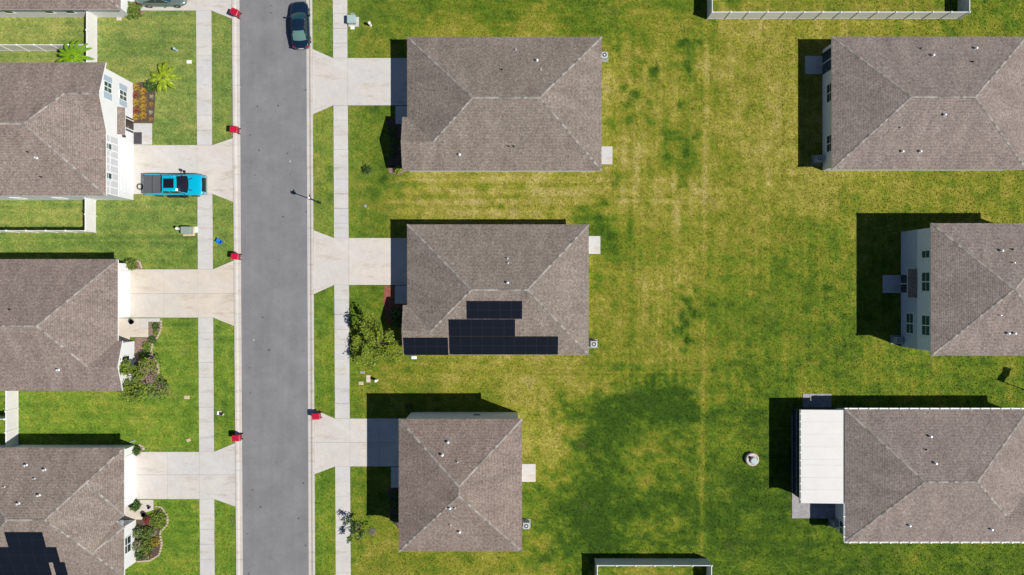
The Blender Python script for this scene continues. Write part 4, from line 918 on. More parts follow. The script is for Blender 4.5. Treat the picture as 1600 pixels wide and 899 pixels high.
# planting beds (each a sheet with stones round it)
def bed(pts, m, label, z=.02, edge=None, em=None):
    HARD.append(pts); rt = MB().prism(pxpoly(pts), -.05, z).build('mulch_bed', m, label=label, cat='flower bed')
    if edge:
        for (a, c) in zip(edge[:-1], edge[1:]):
            A, B = W(*a), W(*c); n_ = max(1, round((B - A).length / .28))
            for i in range(n_):
                q = A.lerp(B, (i + .5) / n_); ang = math.atan2((B - A).y, (B - A).x) + random.uniform(-.2, .2); l_, w_ = .13 * random.uniform(.85, 1.05), .085 * random.uniform(.8, 1.2)
                xform(MB().prism([(-l_, -w_), (l_, -w_), (l_ * 1.02, w_), (-l_ * .95, w_)], -.03, .11 + random.uniform(-.02, .02), inset=.03, dz=.03), (q.x, q.y, 0), ang).build('edging_stone', em or M_stone, rt)
    return rt
bed([(206, 132), (222, 128), (243, 131), (242, 160), (240, 192.3), (209.5, 192.3), (209.5, 150)], M_mulch, 'dark mulch bed of orange bromeliads before the gabled white house')
bed([(211, 528), (233, 527.5), (233, 504), (250, 504), (251, 514), (246, 526), (238, 536), (236, 548), (240, 560), (247, 568), (247, 584), (240, 600), (211, 600)], M_mulchp, 'curved mulch bed with pale stone edging below the cream driveway', edge=[(252, 500), (252, 514), (247, 526), (239, 536), (236.5, 548), (240, 559), (247, 568), (248, 584)])
bed([(213, 813), (224, 812), (242, 797), (252, 795), (262, 808), (262, 820), (250, 833), (252, 852), (248, 868), (234, 876), (213, 877)], M_mulch, 'mulch bed of mixed flowers with pale edging before the bottom left house', edge=[(242, 791), (252, 792), (262, 806), (262, 819), (250, 832), (253, 850), (249, 867), (234, 876), (214, 877.5)])
bed([(606, 262), (620, 259), (637, 262), (632, 270), (620, 274), (608, 270)], M_mulchp, 'small pinkish mulch patch at the corner of the top middle house')
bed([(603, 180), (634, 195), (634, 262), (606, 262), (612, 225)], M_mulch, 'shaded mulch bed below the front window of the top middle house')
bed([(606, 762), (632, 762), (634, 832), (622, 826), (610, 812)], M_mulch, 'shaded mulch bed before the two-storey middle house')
bed([(601, 447), (616, 447), (616, 476), (634, 476), (634, 510), (604, 505), (599, 470)], mat('red_mulch', (.22, .075, .05), .95, var=.4, scale=7, bump=.8, bscale=14), 'reddish mulch bed at the entry of the solar-panelled middle house')
bed([(212, 409), (219, 407), (222, 420), (205, 420)], M_mulchp, 'tiny mulch patch with pale edging at the garage beside the cream driveway', edge=[(213, 407), (218, 409), (222, 419)])
bed([(212, 696), (222, 696), (225, 704), (214, 706)], M_mulchp, 'tiny mulch patch at the garage corner of the bottom left house', edge=[(217, 695), (224, 698), (225, 704)])
bed([(212, 10), (226, 14), (224, 24), (214, 28)], M_mulchp, 'tiny mulch patch under the olive shrub at the top left')
# rosettes, palms
def blade(mb, base_, ang, ln, wd, rise, droop, fold=.25, n_=5, mi=0):
    dx, dy = math.cos(ang), math.sin(ang); vs_ = []
    for i in range(n_ + 1):
        t_ = i / n_; w_ = wd * (math.sin(math.pi * min(1, .12 + .88 * t_)) ** .8) * .5 if i < n_ else .005
        r_ = ln * t_; z = rise * t_ - droop * t_ * t_; c = (base_[0] + dx * r_, base_[1] + dy * r_, base_[2] + z)
        vs_ += [(c[0] - dy * w_, c[1] + dx * w_, c[2] + w_ * fold), c, (c[0] + dy * w_, c[1] - dx * w_, c[2] + w_ * fold)]
    fs = []
    for i in range(n_): fs += [(3 * i, 3 * i + 1, 3 * i + 4, 3 * i + 3), (3 * i + 1, 3 * i + 2, 3 * i + 5, 3 * i + 4)]
    mb.add(vs_, fs, mi)
def rosette(px, py, r, m, label, seed, z=.03, n_=14, cat='bromeliad', group=None):
    p = W(px, py); rt = empty(cat, (p.x, p.y, z), label, cat, group); g = random.Random(seed); mb = MB()
    for ring, (k, f, rs) in enumerate(((n_, 1, .25), (n_ - 4, .7, .4), (5, .4, .45))):
        for i in range(k): blade(mb, (p.x, p.y, z), 2 * math.pi * (i + g.uniform(-.3, .3)) / k + ring, r * f * g.uniform(.85, 1.1), r * .26, rs * r * 1.6, rs * r * g.uniform(.8, 1.4))
    mb.build('leaves', m, rt); return rt
bg_ = 'orange bromeliads in the mulch bed'
k = 0
for i, py in enumerate((137, 149, 161, 173, 183)):
    rosette(212 if i != 1 else 211, py, .52, M_lf_o if i % 2 == 0 else M_lf_br, f"{['first','second','third','fourth','fifth'][i]} {'orange' if i % 2 == 0 else 'reddish'} bromeliad from the top along the gabled white wall", 100 + i, group=bg_)
for i, py in enumerate((143, 156, 168, 181)):
    rosette(224, py, .50, M_lf_o, f"{['first','second','third','fourth'][i]} golden bromeliad from the top in the middle of the bed", 120 + i, group=bg_)
for i, (px, py) in enumerate(((237.5, 151), (236.5, 163), (236, 176), (236, 187))):
    rosette(px, py, .3, M_lf_o if i % 2 else M_lf_pink, f"{['first','second','third','fourth'][i]} small pale bromeliad from the top at the lawn edge of the bed", 140 + i, group=bg_, n_=9)
shrub(236, 135, .62, .55, 'dark green shrub at the top of the bromeliad bed', [M_lf_b, M_lf_c], 70, 420, .08)
def palm(px, py, th, fr, n_, m, label, seed, wide=.42, lw=.075):
    p = W(px, py); rt = empty('palm', (p.x, p.y, 0), label, 'palm'); g = random.Random(seed)
    MB().lathe((p.x, p.y, -.05), [(.16, 0), (.12, th * .3), (.10, th), (.06, th + .12)], 9).build('trunk', M_bark, rt)
    for i in range(n_):
        a = 2 * math.pi * (i + g.uniform(-.25, .25)) / n_; ln = fr * g.uniform(.75, 1.1); rise = g.uniform(.25, .75) * fr * .6; droop = rise + g.uniform(.05, .45) * fr * .5
        mb = MB(); dx, dy = math.cos(a), math.sin(a); z0 = th
        N_ = 16
        for j in range(2, N_ + 1):
            t_ = j / N_; c = (p.x + dx * ln * t_, p.y + dy * ln * t_, z0 + rise * t_ - droop * t_ * t_); ll = wide * math.sin(math.pi * (.1 + .85 * t_)) ** .7 * g.uniform(.85, 1.1)
            for s_ in (-1, 1): blade(mb, c, a + s_ * (1.0 - .55 * t_), ll, lw, .05, .16, n_=2)
        for j in range(N_):
            f_ = lambda t_: (p.x + dx * ln * t_, p.y + dy * ln * t_, z0 + rise * t_ - droop * t_ * t_); mb.tube(f_(j / N_), f_((j + 1) / N_), .018, .015, 4, cap=False)
        mb.build('frond', m, rt)
palm(260, 124, .55, 1.5, 9, M_lf_yy, 'yellow-green palm on the lawn left of the street', 5, .42, lw=.11)
palm(138, 103, 2.6, 2.1, 15, M_lf_p, 'bright lime palm behind the fence beside the gabled white house', 9, .34, lw=.11)
# small plants in the curved beds
for i, (px, py, r) in enumerate(((244, 510, .35), (244, 520, .25), (239, 531, .4), (231, 541, .5), (230, 551, .4), (223, 556, .4))):
    shrub(px, py, r, r * .9, f"{['first','second','third','fourth','fifth','sixth'][i]} low green plant from the top in the curved bed", [M_lf_b, M_lf_y if i % 2 else M_lf_c], 80 + i, 150, .07, group='low plants in the curved bed')
fl = [(248, 812, .95, .5, [M_lf_y, M_lf_b], 'broad lime green shrub at the top of the flower bed'), (232, 812, .42, .5, [M_lf_r, M_lf_r], 'red-leaved plant at the entry of the bottom left house'),
      (218, 830, .6, .9, [M_lf_b, M_lf_g], 'blue-green shrub against the wall in the flower bed'), (233, 832, .7, .8, [M_lf_c, M_lf_a, M_lf_b], 'dark leafy shrub in the middle of the flower bed'),
      (219, 850, .65, 1.0, [M_lf_g, M_lf_b, M_lf_pink], 'greyish shrub against the white wall in the flower bed'), (231, 851, .75, .8, [M_lf_b, M_lf_a], 'wide green shrub in the lower flower bed'),
      (243, 846, .5, .4, [M_lf_o, M_lf_a], 'orange tinged low plant at the edge of the flower bed'), (232, 866, .45, .5, [M_lf_r, M_lf_b, M_lf_b, M_lf_pink], 'pink flowering plant at the bottom of the flower bed'), (221, 866, .5, .7, [M_lf_c, M_lf_b], 'dark shrub at the bottom of the flower bed'), (241, 832, .3, .4, [M_lf_pink, M_lf_b], 'pale flowering plant in the flower bed')]
for i, (px, py, r, h_, m_, lb) in enumerate(fl): shrub(px, py, r, h_, lb, m_, 200 + i, int(500 * r), .075)
for i, (px, py) in enumerate(((612, 205), (617, 222), (613, 240), (620, 772), (616, 785), (622, 798), (618, 812), (627, 625))):
    shrub(px if py != 625 else 640, py if py != 625 else 638, .4, .5, ['upper', 'middle', 'lower', 'first', 'second', 'third', 'fourth', 'tiny'][i] + (' dark plant in the shade of the top middle house' if i < 3 else ' dark plant from the top in the shade of the two-storey middle house' if i < 7 else ' dark plant at the north wall of the two-storey middle house'), [M_lf_c, M_lf_b], 300 + i, 160, .07, group='dark plants in the house shade')

# ------------------------------------------------------------------ vehicles
def loft(stations, cap=True):
    n_ = len(stations[0]); vs_ = []; fs = []
    for s in stations: vs_ += s
    for k in range(len(stations) - 1): fs += [(k * n_ + i, k * n_ + (i + 1) % n_, (k + 1) * n_ + (i + 1) % n_, (k + 1) * n_ + i) for i in range(n_)]
    if cap: fs += [tuple(range(n_))[::-1], tuple(range((len(stations) - 1) * n_, len(stations) * n_))]
    return vs_, fs
def ring(x, w_, zt, zb, crown=.03, tuck=.86):
    h = [(0, zb), (w_ * .78, zb), (w_ * .97, zb + .12), (w_, (zt + zb) / 2 - .02), (w_ * .985, zt - .12), (w_ * .95, zt - .04), (w_ * tuck, zt), (w_ * .45, zt + crown * .8), (0, zt + crown)]
    return [(x, y, z) for y, z in h] + [(x, -y, z) for y, z in h[-2:0:-1]]
def grid(mb, rows, mi=0, flip=False):
    n_ = len(rows[0]); vs_ = [p for r in rows for p in r]; fs = []
    for k in range(len(rows) - 1):
        for i in range(n_ - 1):
            f = (k * n_ + i, k * n_ + i + 1, (k + 1) * n_ + i + 1, (k + 1) * n_ + i); fs.append(f[::-1] if flip else f)
    mb.add(vs_, fs, mi)
def subsurf(o, l=2):
    m_ = o.modifiers.new('s', 'SUBSURF'); m_.levels = l; m_.render_levels = l
def arc(x, w_, z, bow, crown, n_=7):
    out = []
    for i in range(n_):
        t_ = -1 + 2 * i / (n_ - 1); out.append((x + bow * (1 - t_ * t_), w_ * t_, z + crown * (1 - t_ * t_)))
    return out
def wheels(rt, T, xs, yw, r, wd):
    for x in xs:
        for s in (-1, 1):
            mb = MB(); prof = [(r * .62, -wd / 2), (r * .93, -wd / 2), (r, -wd / 2 + .04), (r, wd / 2 - .04), (r * .93, wd / 2), (r * .62, wd / 2)]
            n_ = 20; vs_ = [(x + q * math.cos(2 * math.pi * i / n_), s * yw + y, r + q * math.sin(2 * math.pi * i / n_)) for q, y in prof for i in range(n_)]
            fs = [(k * n_ + i, k * n_ + (i + 1) % n_, ((k + 1) % 6) * n_ + (i + 1) % n_, ((k + 1) % 6) * n_ + i) for k in range(6) for i in range(n_)]
            ty = T(mb.add(vs_, fs)).build('wheel', M_black, rt)
            mb = MB().tube((x, s * yw - wd * .3, r), (x, s * yw + wd * .3, r), r * .63, n=16); T(mb).build('rim', M_zinc, ty)
def car_common(rt, T, paint, gl, x_ws, x_rf, x_rr, x_rb, wb, wr, zb, zr, zrb, wind_m, rear_m, bowf=.16, bowr=-.12, vertical=False):
    """greenhouse: windscreen, roof, rear window and side windows"""
    A = arc(x_ws, wb, zb, bowf, .03); A2 = arc(x_ws * .5 + x_rf * .5, (wb + wr) / 2 * 1.02, (zb + zr) / 2 + .06, bowf * .8, .03); B = arc(x_rf, wr, zr, bowf * .5, .05)
    mb = MB(); grid(mb, [A, A2, B], flip=True); o = T(mb).build('windscreen', wind_m, rt, smooth=True)
    rows = [arc(x_rf + (x_rr - x_rf) * t_, wr * (1 + .03 * math.sin(math.pi * t_)), zr + .035 * math.sin(math.pi * t_), bowf * .5 * (1 - t_) + bowr * .5 * t_, .05) for t_ in (0, .25, .5, .75, 1)]
    mb = MB(); grid(mb, rows, flip=True)
    # roof rails and pillars in paint
    for s in (-1, 1):
        q = lambda x, y, z: (x, s * y, z)
        for (p0, p1, w_) in (((x_ws, wb, zb), (x_rf, wr, zr), .05), ((x_rr, wr, zr), (x_rb, wb * .97, zrb), .07), ((x_rf, wr, zr), (x_rr, wr, zr), .035), (((x_rf + x_rr) / 2 - .05, wr, zr), ((x_rf + x_rr) / 2 - .1, wb, zb + .01), .035)): mb.tube(q(*p0), q(*p1), w_, w_, 6)
    T(mb).build('cabin_roof', paint, rt, smooth=True)
    D = arc(x_rb, wb * .95, zrb, bowr, .02); C2 = arc((x_rr + x_rb) / 2, (wr + wb * .95) / 2 * 1.02, (zr + zrb) / 2 + .05, bowr * .8, .03); Cc = arc(x_rr, wr, zr, bowr * .5, .05)
    mb = MB(); grid(mb, [Cc, C2, D], flip=True); T(mb).build('rear_window', rear_m, rt, smooth=True)
    for s in (-1, 1):
        xm = (x_rf + x_rr) / 2
        for (a, b_, c, d) in (((x_ws - .1, zb), (xm - .12, zb), (xm - .07, zr - .02), (x_rf - .03, zr - .02)), ((xm - .14, zb), (x_rb + .12, zrb), (x_rr + .02, zr - .02), (xm - .09, zr - .02))):
            yb_, yt = wb + .012, wr + .02; vs_ = [(a[0], s * yb_, a[1]), (b_[0], s * yb_, b_[1]), (c[0], s * yt, c[1]), (d[0], s * yt, d[1])]
            T(MB().add(vs_, [(0, 1, 2, 3) if s < 0 else (3, 2, 1, 0)])).build('side_window', gl, rt)
def mirror(rt, T, x, y, z, m):
    for s in (-1, 1):
        T(MB().tube((x, s * (y - .12), z - .02), (x, s * (y + .02), z), .03).box(x - .05, x + .09, s * y, s * (y + .2), z - .07, z + .1)).build('mirror', m, rt)
def sedan(loc, rz, paint, label, rear_m, tilt=1, L_=4.85):
    rt = empty('car', (*loc, .016), label, 'car'); T = lambda mb: xform(mb, (loc[0], loc[1], .016), rz); f = L_ / 4.85
    st = [(2.42, .50, .56, .30), (2.36, .66, .62, .26), (2.15, .82, .72, .2), (1.75, .89, .80, .18), (1.3, .915, .86, .18), (.9, .92, .91, .18), (0, .925, .94, .18), (-1, .925, .96, .18), (-1.6, .91, .98, .18), (-2.0, .87, .99, .2), (-2.28, .78, .95, .25), (-2.40, .62, .84, .32), (-2.43, .5, .7, .38)]
    vs_, fs = loft([ring(x * f, w_, zt, zb) for x, w_, zt, zb in st]); b_ = T(MB().add(vs_, fs)).build('body', paint, rt, smooth=True); subsurf(b_, 1)
    car_common(rt, T, paint, M_glass, 1.02, .25, -.82, -1.62, .76, .60, .93, 1.40, .985, M_glassd, rear_m)
    wheels(rt, T, (1.45, -1.42), .80, .33, .22); mirror(rt, T, .75, .93, .98, paint)
    for s in (-1, 1):
        T(MB().add([(2.22, s * .52, .70), (2.02, s * .80, .755), (2.10, s * .83, .66), (2.32, s * .60, .60)], [(0, 1, 2, 3) if s > 0 else (3, 2, 1, 0)])).build('headlight', M_lens, rt)
        T(MB().box(-2.36, -2.2, s * .48, s * .80, .82, .91)).build('taillight', M_lred, rt)
    T(MB().box(-2.445, -2.42, -.25, .25, .62, .74)).build('number_plate', M_white, rt); T(MB().box(2.38, 2.43, -.4, .4, .36, .52)).build('grille', M_black, rt)
    return rt
M_glassd = mat('windscreen_glass', (.012, .05, .065), .05, spec=.9); M_glassl = mat('pale_reflecting_glass', (.10, .19, .17), .08, spec=.9); M_lens = mat('headlight_lens', (.16, .19, .22), .1, spec=.8); M_lred = mat('red_lens', (.3, .01, .01), .2)
M_navy = mat('navy_paint', (.008, .022, .05), .25, metal=.3, coat=1); M_olive = mat('grey_green_paint', (.16, .21, .19), .3, metal=.4, coat=1); M_cyan = mat('cyan_paint', (.0, .40, .60), .28, metal=.1, coat=1)
p = W(469.2, 41, .0); sedan((xk(468.5, .8), yk(38.5, .8)), R(92.5), M_navy, 'dark navy sedan parked at the right-hand curb at the top', M_glassl)
sedan((xk(251, .8), yk(-6, .8)), R(0), M_olive, 'grey-green sedan on the driveway cut off by the top edge', M_glassl, L_=5.0)
# pickup
def widen(mb, f): mb.v = [(v[0] * .985, v[1] * f, v[2]) for v in mb.v]; return mb
def pickup(loc, rz, label):
    rt = empty('pickup_truck', (*loc, .05), label, 'pickup truck'); T = lambda mb: xform(widen(mb, 1.07), (loc[0], loc[1], .05), rz)
    st = [(3.06, .78, .80, .45), (3.0, .90, .98, .42), (2.85, .97, 1.10, .40), (2.5, 1.0, 1.16, .38), (2.0, 1.005, 1.19, .38), (1.35, 1.0, 1.21, .38), (1.0, .99, 1.22, .38), (0, .99, 1.23, .38), (-.9, .99, 1.25, .38), (-1.05, 1.0, 1.32, .38), (-2.0, 1.005, 1.32, .4), (-2.75, .99, 1.32, .42), (-2.98, .96, 1.30, .45), (-3.03, .92, 1.22, .5)]
    vs_, fs = loft([ring(x, w_, zt, zb, .02, .92) for x, w_, zt, zb in st]); b_ = T(MB().add(vs_, fs)).build('body', M_cyan, rt, smooth=True); subsurf(b_, 1)
    car_common(rt, T, M_cyan, M_glass, 1.42, .62, -.78, -1.0, .85, .70, 1.21, 1.86, 1.30, M_glassk, M_glass, .18, -.02)
    T(MB().box(-2.92, -1.16, -.86, .86, 1.33, 1.375)).build('bed_cover', mat('tonneau_vinyl', (.075, .08, .092), .7, var=.1, scale=2), rt)
    for a_, b2 in ((-2.92, -2.90), (-2.06, -2.02), (-1.18, -1.16)): T(MB().box(a_, b2, -.84, .84, 1.376, 1.385)).build('cover_seam', M_black, rt)
    T(MB().add([(.42, -.44, 1.972), (.42, .44, 1.972), (-.62, .44, 1.972), (-.62, -.44, 1.972), (.42, -.44, 1.90), (.42, .44, 1.90), (-.62, .44, 1.90), (-.62, -.44, 1.90)], [(0, 1, 2, 3), (0, 4, 5, 1), (1, 5, 6, 2), (2, 6, 7, 3), (3, 7, 4, 0)])).build('sunroof', M_glassk, rt)
    wheels(rt, T, (1.95, -1.85), .87, .41, .28)
    T(MB().box(2.98, 3.09, -.66, .66, .55, 1.0)).build('grille', M_black, rt)
    T(MB().prism([(2.88, -.66), (3.04, -.60), (3.06, 0), (3.04, .60), (2.88, .66), (2.92, 0)], 1.0, 1.115)).build('hood_guard', M_black, rt)
    T(MB().box(2.9, 3.16, -.9, .9, .45, .62)).build('front_bumper', M_grey, rt); T(MB().box(-3.16, -2.98, -.9, .9, .5, .66)).build('rear_bumper', M_zinc, rt)
    for s in (-1, 1):
        T(MB().prism([(1.55, s * .50), (1.95, s * .62), (1.98, s * .56), (1.6, s * .42)], 1.19, 1.235)).build('hood_vent', M_black, rt)
        T(MB().box(2.86, 3.02, s * .70, s * .93, .85, 1.02)).build('headlight', M_lens, rt); T(MB().box(-3.05, -2.95, s * .80, s * .96, .85, 1.2)).build('taillight', M_lred, rt)
        T(MB().tube((1.18, s * .88, 1.25), (1.2, s * 1.1, 1.3), .035).box(1.12, 1.28, s * 1.08, s * 1.3, 1.2, 1.5)).build('mirror', M_black, rt)
        T(MB().box(-.9, 1.2, s * 1.0, s * 1.14, .38, .45)).build('side_step', M_black, rt)
    T(MB().tube((.1, .5, 1.9), (.1, .5, 2.05), .015)).build('antenna', M_black, rt)
M_glassk = mat('black_glass', (.008, .010, .016), .06, spec=.7)
pickup((xk(271.2, 1.15), yk(288.6, 1.15)), 0, 'bright cyan pickup truck with black bed cover on the driveway')
pc = W(219, 292); MB().torus((pc.x, pc.y, .10), .27, .055, 22, 8).build('tyre_hoop', M_black, label='black tyre hoop lying on the driveway behind the cyan pickup', cat='tyre')

# ------------------------------------------------------------------ bins, utility boxes, lamp, flag
def bin_(px, py, rz, label, open_=0):
    p = W(px, py, 1.0); p.z = .0; z = .03; rt = empty('trash_bin', (p.x, p.y, z), label, 'trash bin', 'red wheeled trash bins at the curb'); T = lambda mb: xform(mb, (p.x, p.y, z), rz)
    lo = [(-.25, -.22), (.22, -.22), (.22, .22), (-.25, .22)]; hi = [(-.36, -.29), (.32, -.29), (.32, .29), (-.36, .29)]
    vs_ = [(*q, .06) for q in lo] + [(*q, .96) for q in hi]; T(MB().add(vs_, [(3, 2, 1, 0), (4, 5, 6, 7), (0, 1, 5, 4), (1, 2, 6, 5), (2, 3, 7, 6), (3, 0, 4, 7)])).build('body', M_red, rt)
    li = T(MB().prism([(-.40, -.31), (.34, -.32), (.36, -.2), (.36, .2), (.34, .32), (-.40, .31), (-.43, .2), (-.43, -.2)], .963, 1.05, inset=.07, dz=.05)).build('lid', M_red, rt)
    T(MB().box(-.3, .22, -.02, .02, 1.05, 1.075)).build('lid_rib', M_red, li)
    T(MB().tube((.34, -.24, .93), (.47, -.24, .98), .022).tube((.34, .24, .93), (.47, .24, .98), .022).tube((.47, -.26, .98), (.47, .26, .98), .022)).build('handle', M_redd, rt)
    for s in (-1, 1): T(MB().tube((.24, s * .24, .13), (.24, s * .30, .13), .13, n=14)).build('wheel', M_black, rt)
    T(MB().tube((.24, -.25, .13), (.24, .25, .13), .015)).build('axle', M_dark, rt)
M_redd = mat('dark_red_plastic', (.16, .006, .018), .5)
bin_(366.3, 18.5, R(-22), 'red trash bin on the driveway apron at the top left curb'); bin_(365.3, 202, R(-4), 'red trash bin at the curb above the cyan pickup driveway')
bin_(367, 401, R(-6), 'red trash bin at the curb above the cream driveway'); bin_(369, 685, R(0), 'red trash bin at the curb above the bottom left driveway')
bin_(494, 651, R(2), 'red trash bin alone on the right-hand side of the street')
p = W(344, 377.5); rt = empty('recycling_tub', (p.x, p.y, 0), 'small blue open recycling tub on the verge', 'recycling tub'); T = lambda mb: xform(mb, (p.x, p.y, 0), R(-28))
vs_ = [(-.24, -.17, 0), (.24, -.17, 0), (.24, .17, 0), (-.24, .17, 0), (-.3, -.22, .36), (.3, -.22, .36), (.3, .22, .36), (-.3, .22, .36), (-.26, -.18, .36), (.26, -.18, .36), (.26, .18, .36), (-.26, .18, .36), (-.22, -.15, .05), (.22, -.15, .05), (.22, .15, .05), (-.22, .15, .05)]
T(MB().add(vs_, [(3, 2, 1, 0), (0, 1, 5, 4), (1, 2, 6, 5), (2, 3, 7, 6), (3, 0, 4, 7), (4, 5, 9, 8), (5, 6, 10, 9), (6, 7, 11, 10), (7, 4, 8, 11), (8, 9, 13, 12), (9, 10, 14, 13), (10, 11, 15, 14), (11, 8, 12, 15), (12, 13, 14, 15)])).build('tub', M_blue, rt)
T(MB().box(-.31, -.295, -.1, .1, .24, .33).box(.295, .31, -.1, .1, .24, .33)).build('grip', M_blue, rt)
def cabinet(px, py, w_, d_, h_, m, label, padm=M_con, pad_off=(0, 0), extra=()):
    p = W(px, py); rt = empty('utility_cabinet', (p.x, p.y, 0), label, 'utility cabinet', 'utility cabinets on the lawns')
    MB().box(p.x - w_ / 2 - .12 + pad_off[0], p.x + w_ / 2 + .12 + pad_off[0], p.y - d_ / 2 - .12 + pad_off[1], p.y + d_ / 2 + .12 + pad_off[1], -.03, .09).build('pad', padm, rt)
    MB().prism([(p.x - w_ / 2, p.y - d_ / 2), (p.x + w_ / 2, p.y - d_ / 2), (p.x + w_ / 2, p.y + d_ / 2), (p.x - w_ / 2, p.y + d_ / 2)], .09, h_ - .1).build('case', m, rt)
    MB().prism([(p.x - w_ / 2 - .03, p.y - d_ / 2 - .03), (p.x + w_ / 2 + .03, p.y - d_ / 2 - .03), (p.x + w_ / 2 + .03, p.y + d_ / 2 + .03), (p.x - w_ / 2 - .03, p.y + d_ / 2 + .03)], h_ - .1, h_, inset=.06, dz=.05).build('lid', m, rt)
    for (dx, dy, a, b_, c, mm) in extra: MB().box(p.x + dx - a / 2, p.x + dx + a / 2, p.y + dy - b_ / 2, p.y + dy + b_ / 2, -.02, c).build('vault_lid', mm, rt)
cabinet(551, 33.5, .82, .76, .7, M_teal, 'grey-teal transformer cabinet beside the right-hand sidewalk at the top', pad_off=(.12, -.08), extra=[(0, .66, .42, .3, .12, M_grey), (0, -.70, .4, .3, .12, M_white)])
cabinet(295, 361, .98, .72, .75, M_sage, 'grey-green transformer cabinet on the lawn below the cyan pickup', padm=M_beige, pad_off=(.05, -.05), extra=[(.78, .12, .28, .6, .1, M_white)])
def pedestal(px, py, label, h_=.75, m=M_white, r=.13):
    p = W(px, py); rt = empty('utility_pedestal', (p.x, p.y, 0), label, 'utility pedestal', 'utility pedestals on the lawns')
    MB().lathe((p.x, p.y, -.03), [(r * 1.1, 0), (r * 1.1, .12), (r, .14), (r, h_)], 12).build('post', m, rt); MB().lathe((p.x, p.y, h_ - .04), [(r * 1.15, 0), (r * 1.15, .06), (r * .6, .14), (r * .2, .16)], 12).build('cap', m, rt)
pedestal(281, 358, 'small white pedestal beside the grey-green cabinet'); pedestal(579, 40, 'small white pedestal right of the grey-teal transformer'); pedestal(589, 594, 'small white pedestal beside the beige vault lids')
pedestal(276, 79, 'pale green pedestal on the lawn in the upper left', .6, M_teal)
def lid(px, py, a, b_, m, label, rz=0):
    p = W(px, py); o = xform(MB().prism([(-a, -b_), (a, -b_), (a, b_), (-a, b_)], -.03, .06, inset=.03, dz=.02), (p.x, p.y, 0), rz).build('vault_lid', m, label=label, cat='vault lid', group='utility vault lids in the grass')
    xform(MB().box(-a * .3, a * .3, -.015, .015, .06, .075), (p.x, p.y, 0), rz).build('lift_bar', M_grey, o)
lid(295.5, 97, .25, .17, M_white, 'white vault lid near the yellow-green palm'); lid(292, 621, .28, .18, M_beige, 'beige vault lid below the sparse greyish shrub'); lid(294.5, 688, .2, .15, M_beige, 'beige vault lid above the bottom left driveway', .3)
lid(575.5, 592, .22, .38, mat('pinkish_lid', (.52, .43, .37), .8, var=.08), 'tall pinkish vault lid beside the white pedestal'); lid(564, 599, .25, .17, M_beige, 'small yellowish vault lid left of the pinkish one'); lid(566, 582, .25, .12, M_grey, 'small grey vault lid above the pinkish one'); lid(571, 322, .14, .14, M_grey, 'small grey cover alone on the lawn right of the street lamp')
lid(647, 559, .28, .15, M_white, 'white splash block below the solar-panelled roof'); lid(184 + 2, 30, .25, .16, M_drvy, 'pale splash block at the top left white wall'); lid(207, 690, .3, .08, M_sage, 'narrow green hose board at the bottom left house', .3)
# white lid with dark lump on the verge
p = W(344, 645.5); rt = empty('meter_box', (p.x, p.y, 0), 'white meter box with dark open hatch on the verge', 'meter box')
xform(MB().prism([(-.25, -.2), (.18, -.2), (.18, .2), (-.25, .2)], -.03, .12, inset=.03, dz=.02), (p.x - .05, p.y, 0), -.1).build('box', M_white, rt); xform(MB().prism([(.0, -.16), (.28, -.22), (.34, 0), (.05, .14)], -.02, .25), (p.x, p.y, 0)).build('hatch', M_black, rt); xform(MB().prism([(.2, -.3), (.42, -.22), (.4, -.02), (.3, -.1)], -.02, .14), (p.x, p.y, 0)).build('flap', M_beige, rt)
# round sewer riser on the right lawn
p = W(1174, 717); rt = empty('sewer_riser', (p.x, p.y, 0), 'round white concrete riser with teal lid on the right lawn', 'sewer riser')
MB().lathe((p.x, p.y, -.05), [(.68, 0), (.66, .42), (.60, .46), (.52, .46), (.52, .40)], 26).build('ring', mat('pinkish_concrete', (.48, .42, .40), .85, var=.15, scale=3), rt, smooth=False)
MB().lathe((p.x + .1, p.y - .08, .33), [(.36, 0), (.36, .2), (.28, .24)], 20).build('lid', M_teal, rt); MB().lathe((p.x - .2, p.y + .2, .3), [(.14, 0), (.14, .3), (.05, .34)], 10).build('vent_stub', M_dark, rt)
# street lamp
p = W(500, 317); rt = empty('street_lamp', (p.x, p.y, 0), 'dark post-top street lamp at the right-hand curb', 'street lamp')
MB().lathe((p.x, p.y, -.05), [(.14, 0), (.14, .35), (.09, .5), (.06, .6), (.042, 3.35), (.09, 3.4), (.09, 3.45)], 14).build('pole', M_dark, rt)
ln = MB().lathe((p.x, p.y, 3.4), [(.08, 0), (.15, .08), (.17, .30), (.15, .42), (.08, .46)], 16).build('lantern', M_dark, rt)
MB().lathe((p.x, p.y, 3.855), [(.11, 0), (.11, .06), (.03, .10)], 12).build('photocell', M_white, ln)
MB().box(p.x - .05, p.x + .05, p.y + .0, p.y + .34, 3.55, 3.62).build('arm', M_dark, rt)
# flagpole right outside the frame; its shadow falls on the lawn
p = W(1624, 618); rt = empty('flagpole', (p.x, p.y, 0), 'flagpole at the right edge whose flag throws a shadow on the lawn', 'flagpole')
MB().lathe((p.x, p.y, -.05), [(.08, 0), (.06, .3), (.035, 5.9), (.06, 5.95), (.02, 6.02)], 10).build('pole', M_zinc, rt)
fx = Vector((.45, .89, 0)); rows = []
for i in range(9):
    t_ = i / 8; off = .06 * math.sin(t_ * 9); rows.append([(p.x + fx.x * (.04 + 1.5 * t_) - fx.y * off, p.y + fx.y * (.04 + 1.5 * t_) + fx.x * off, 5.75 - 1.0 * v - .12 * t_) for v in (0, .33, .66, 1)])
mb = MB(); grid(mb, rows); fo = mb.build('flag', mat('flag_cloth', (.12, .12, .3), .9), rt); sm = fo.modifiers.new('t', 'SOLIDIFY'); sm.thickness = .008
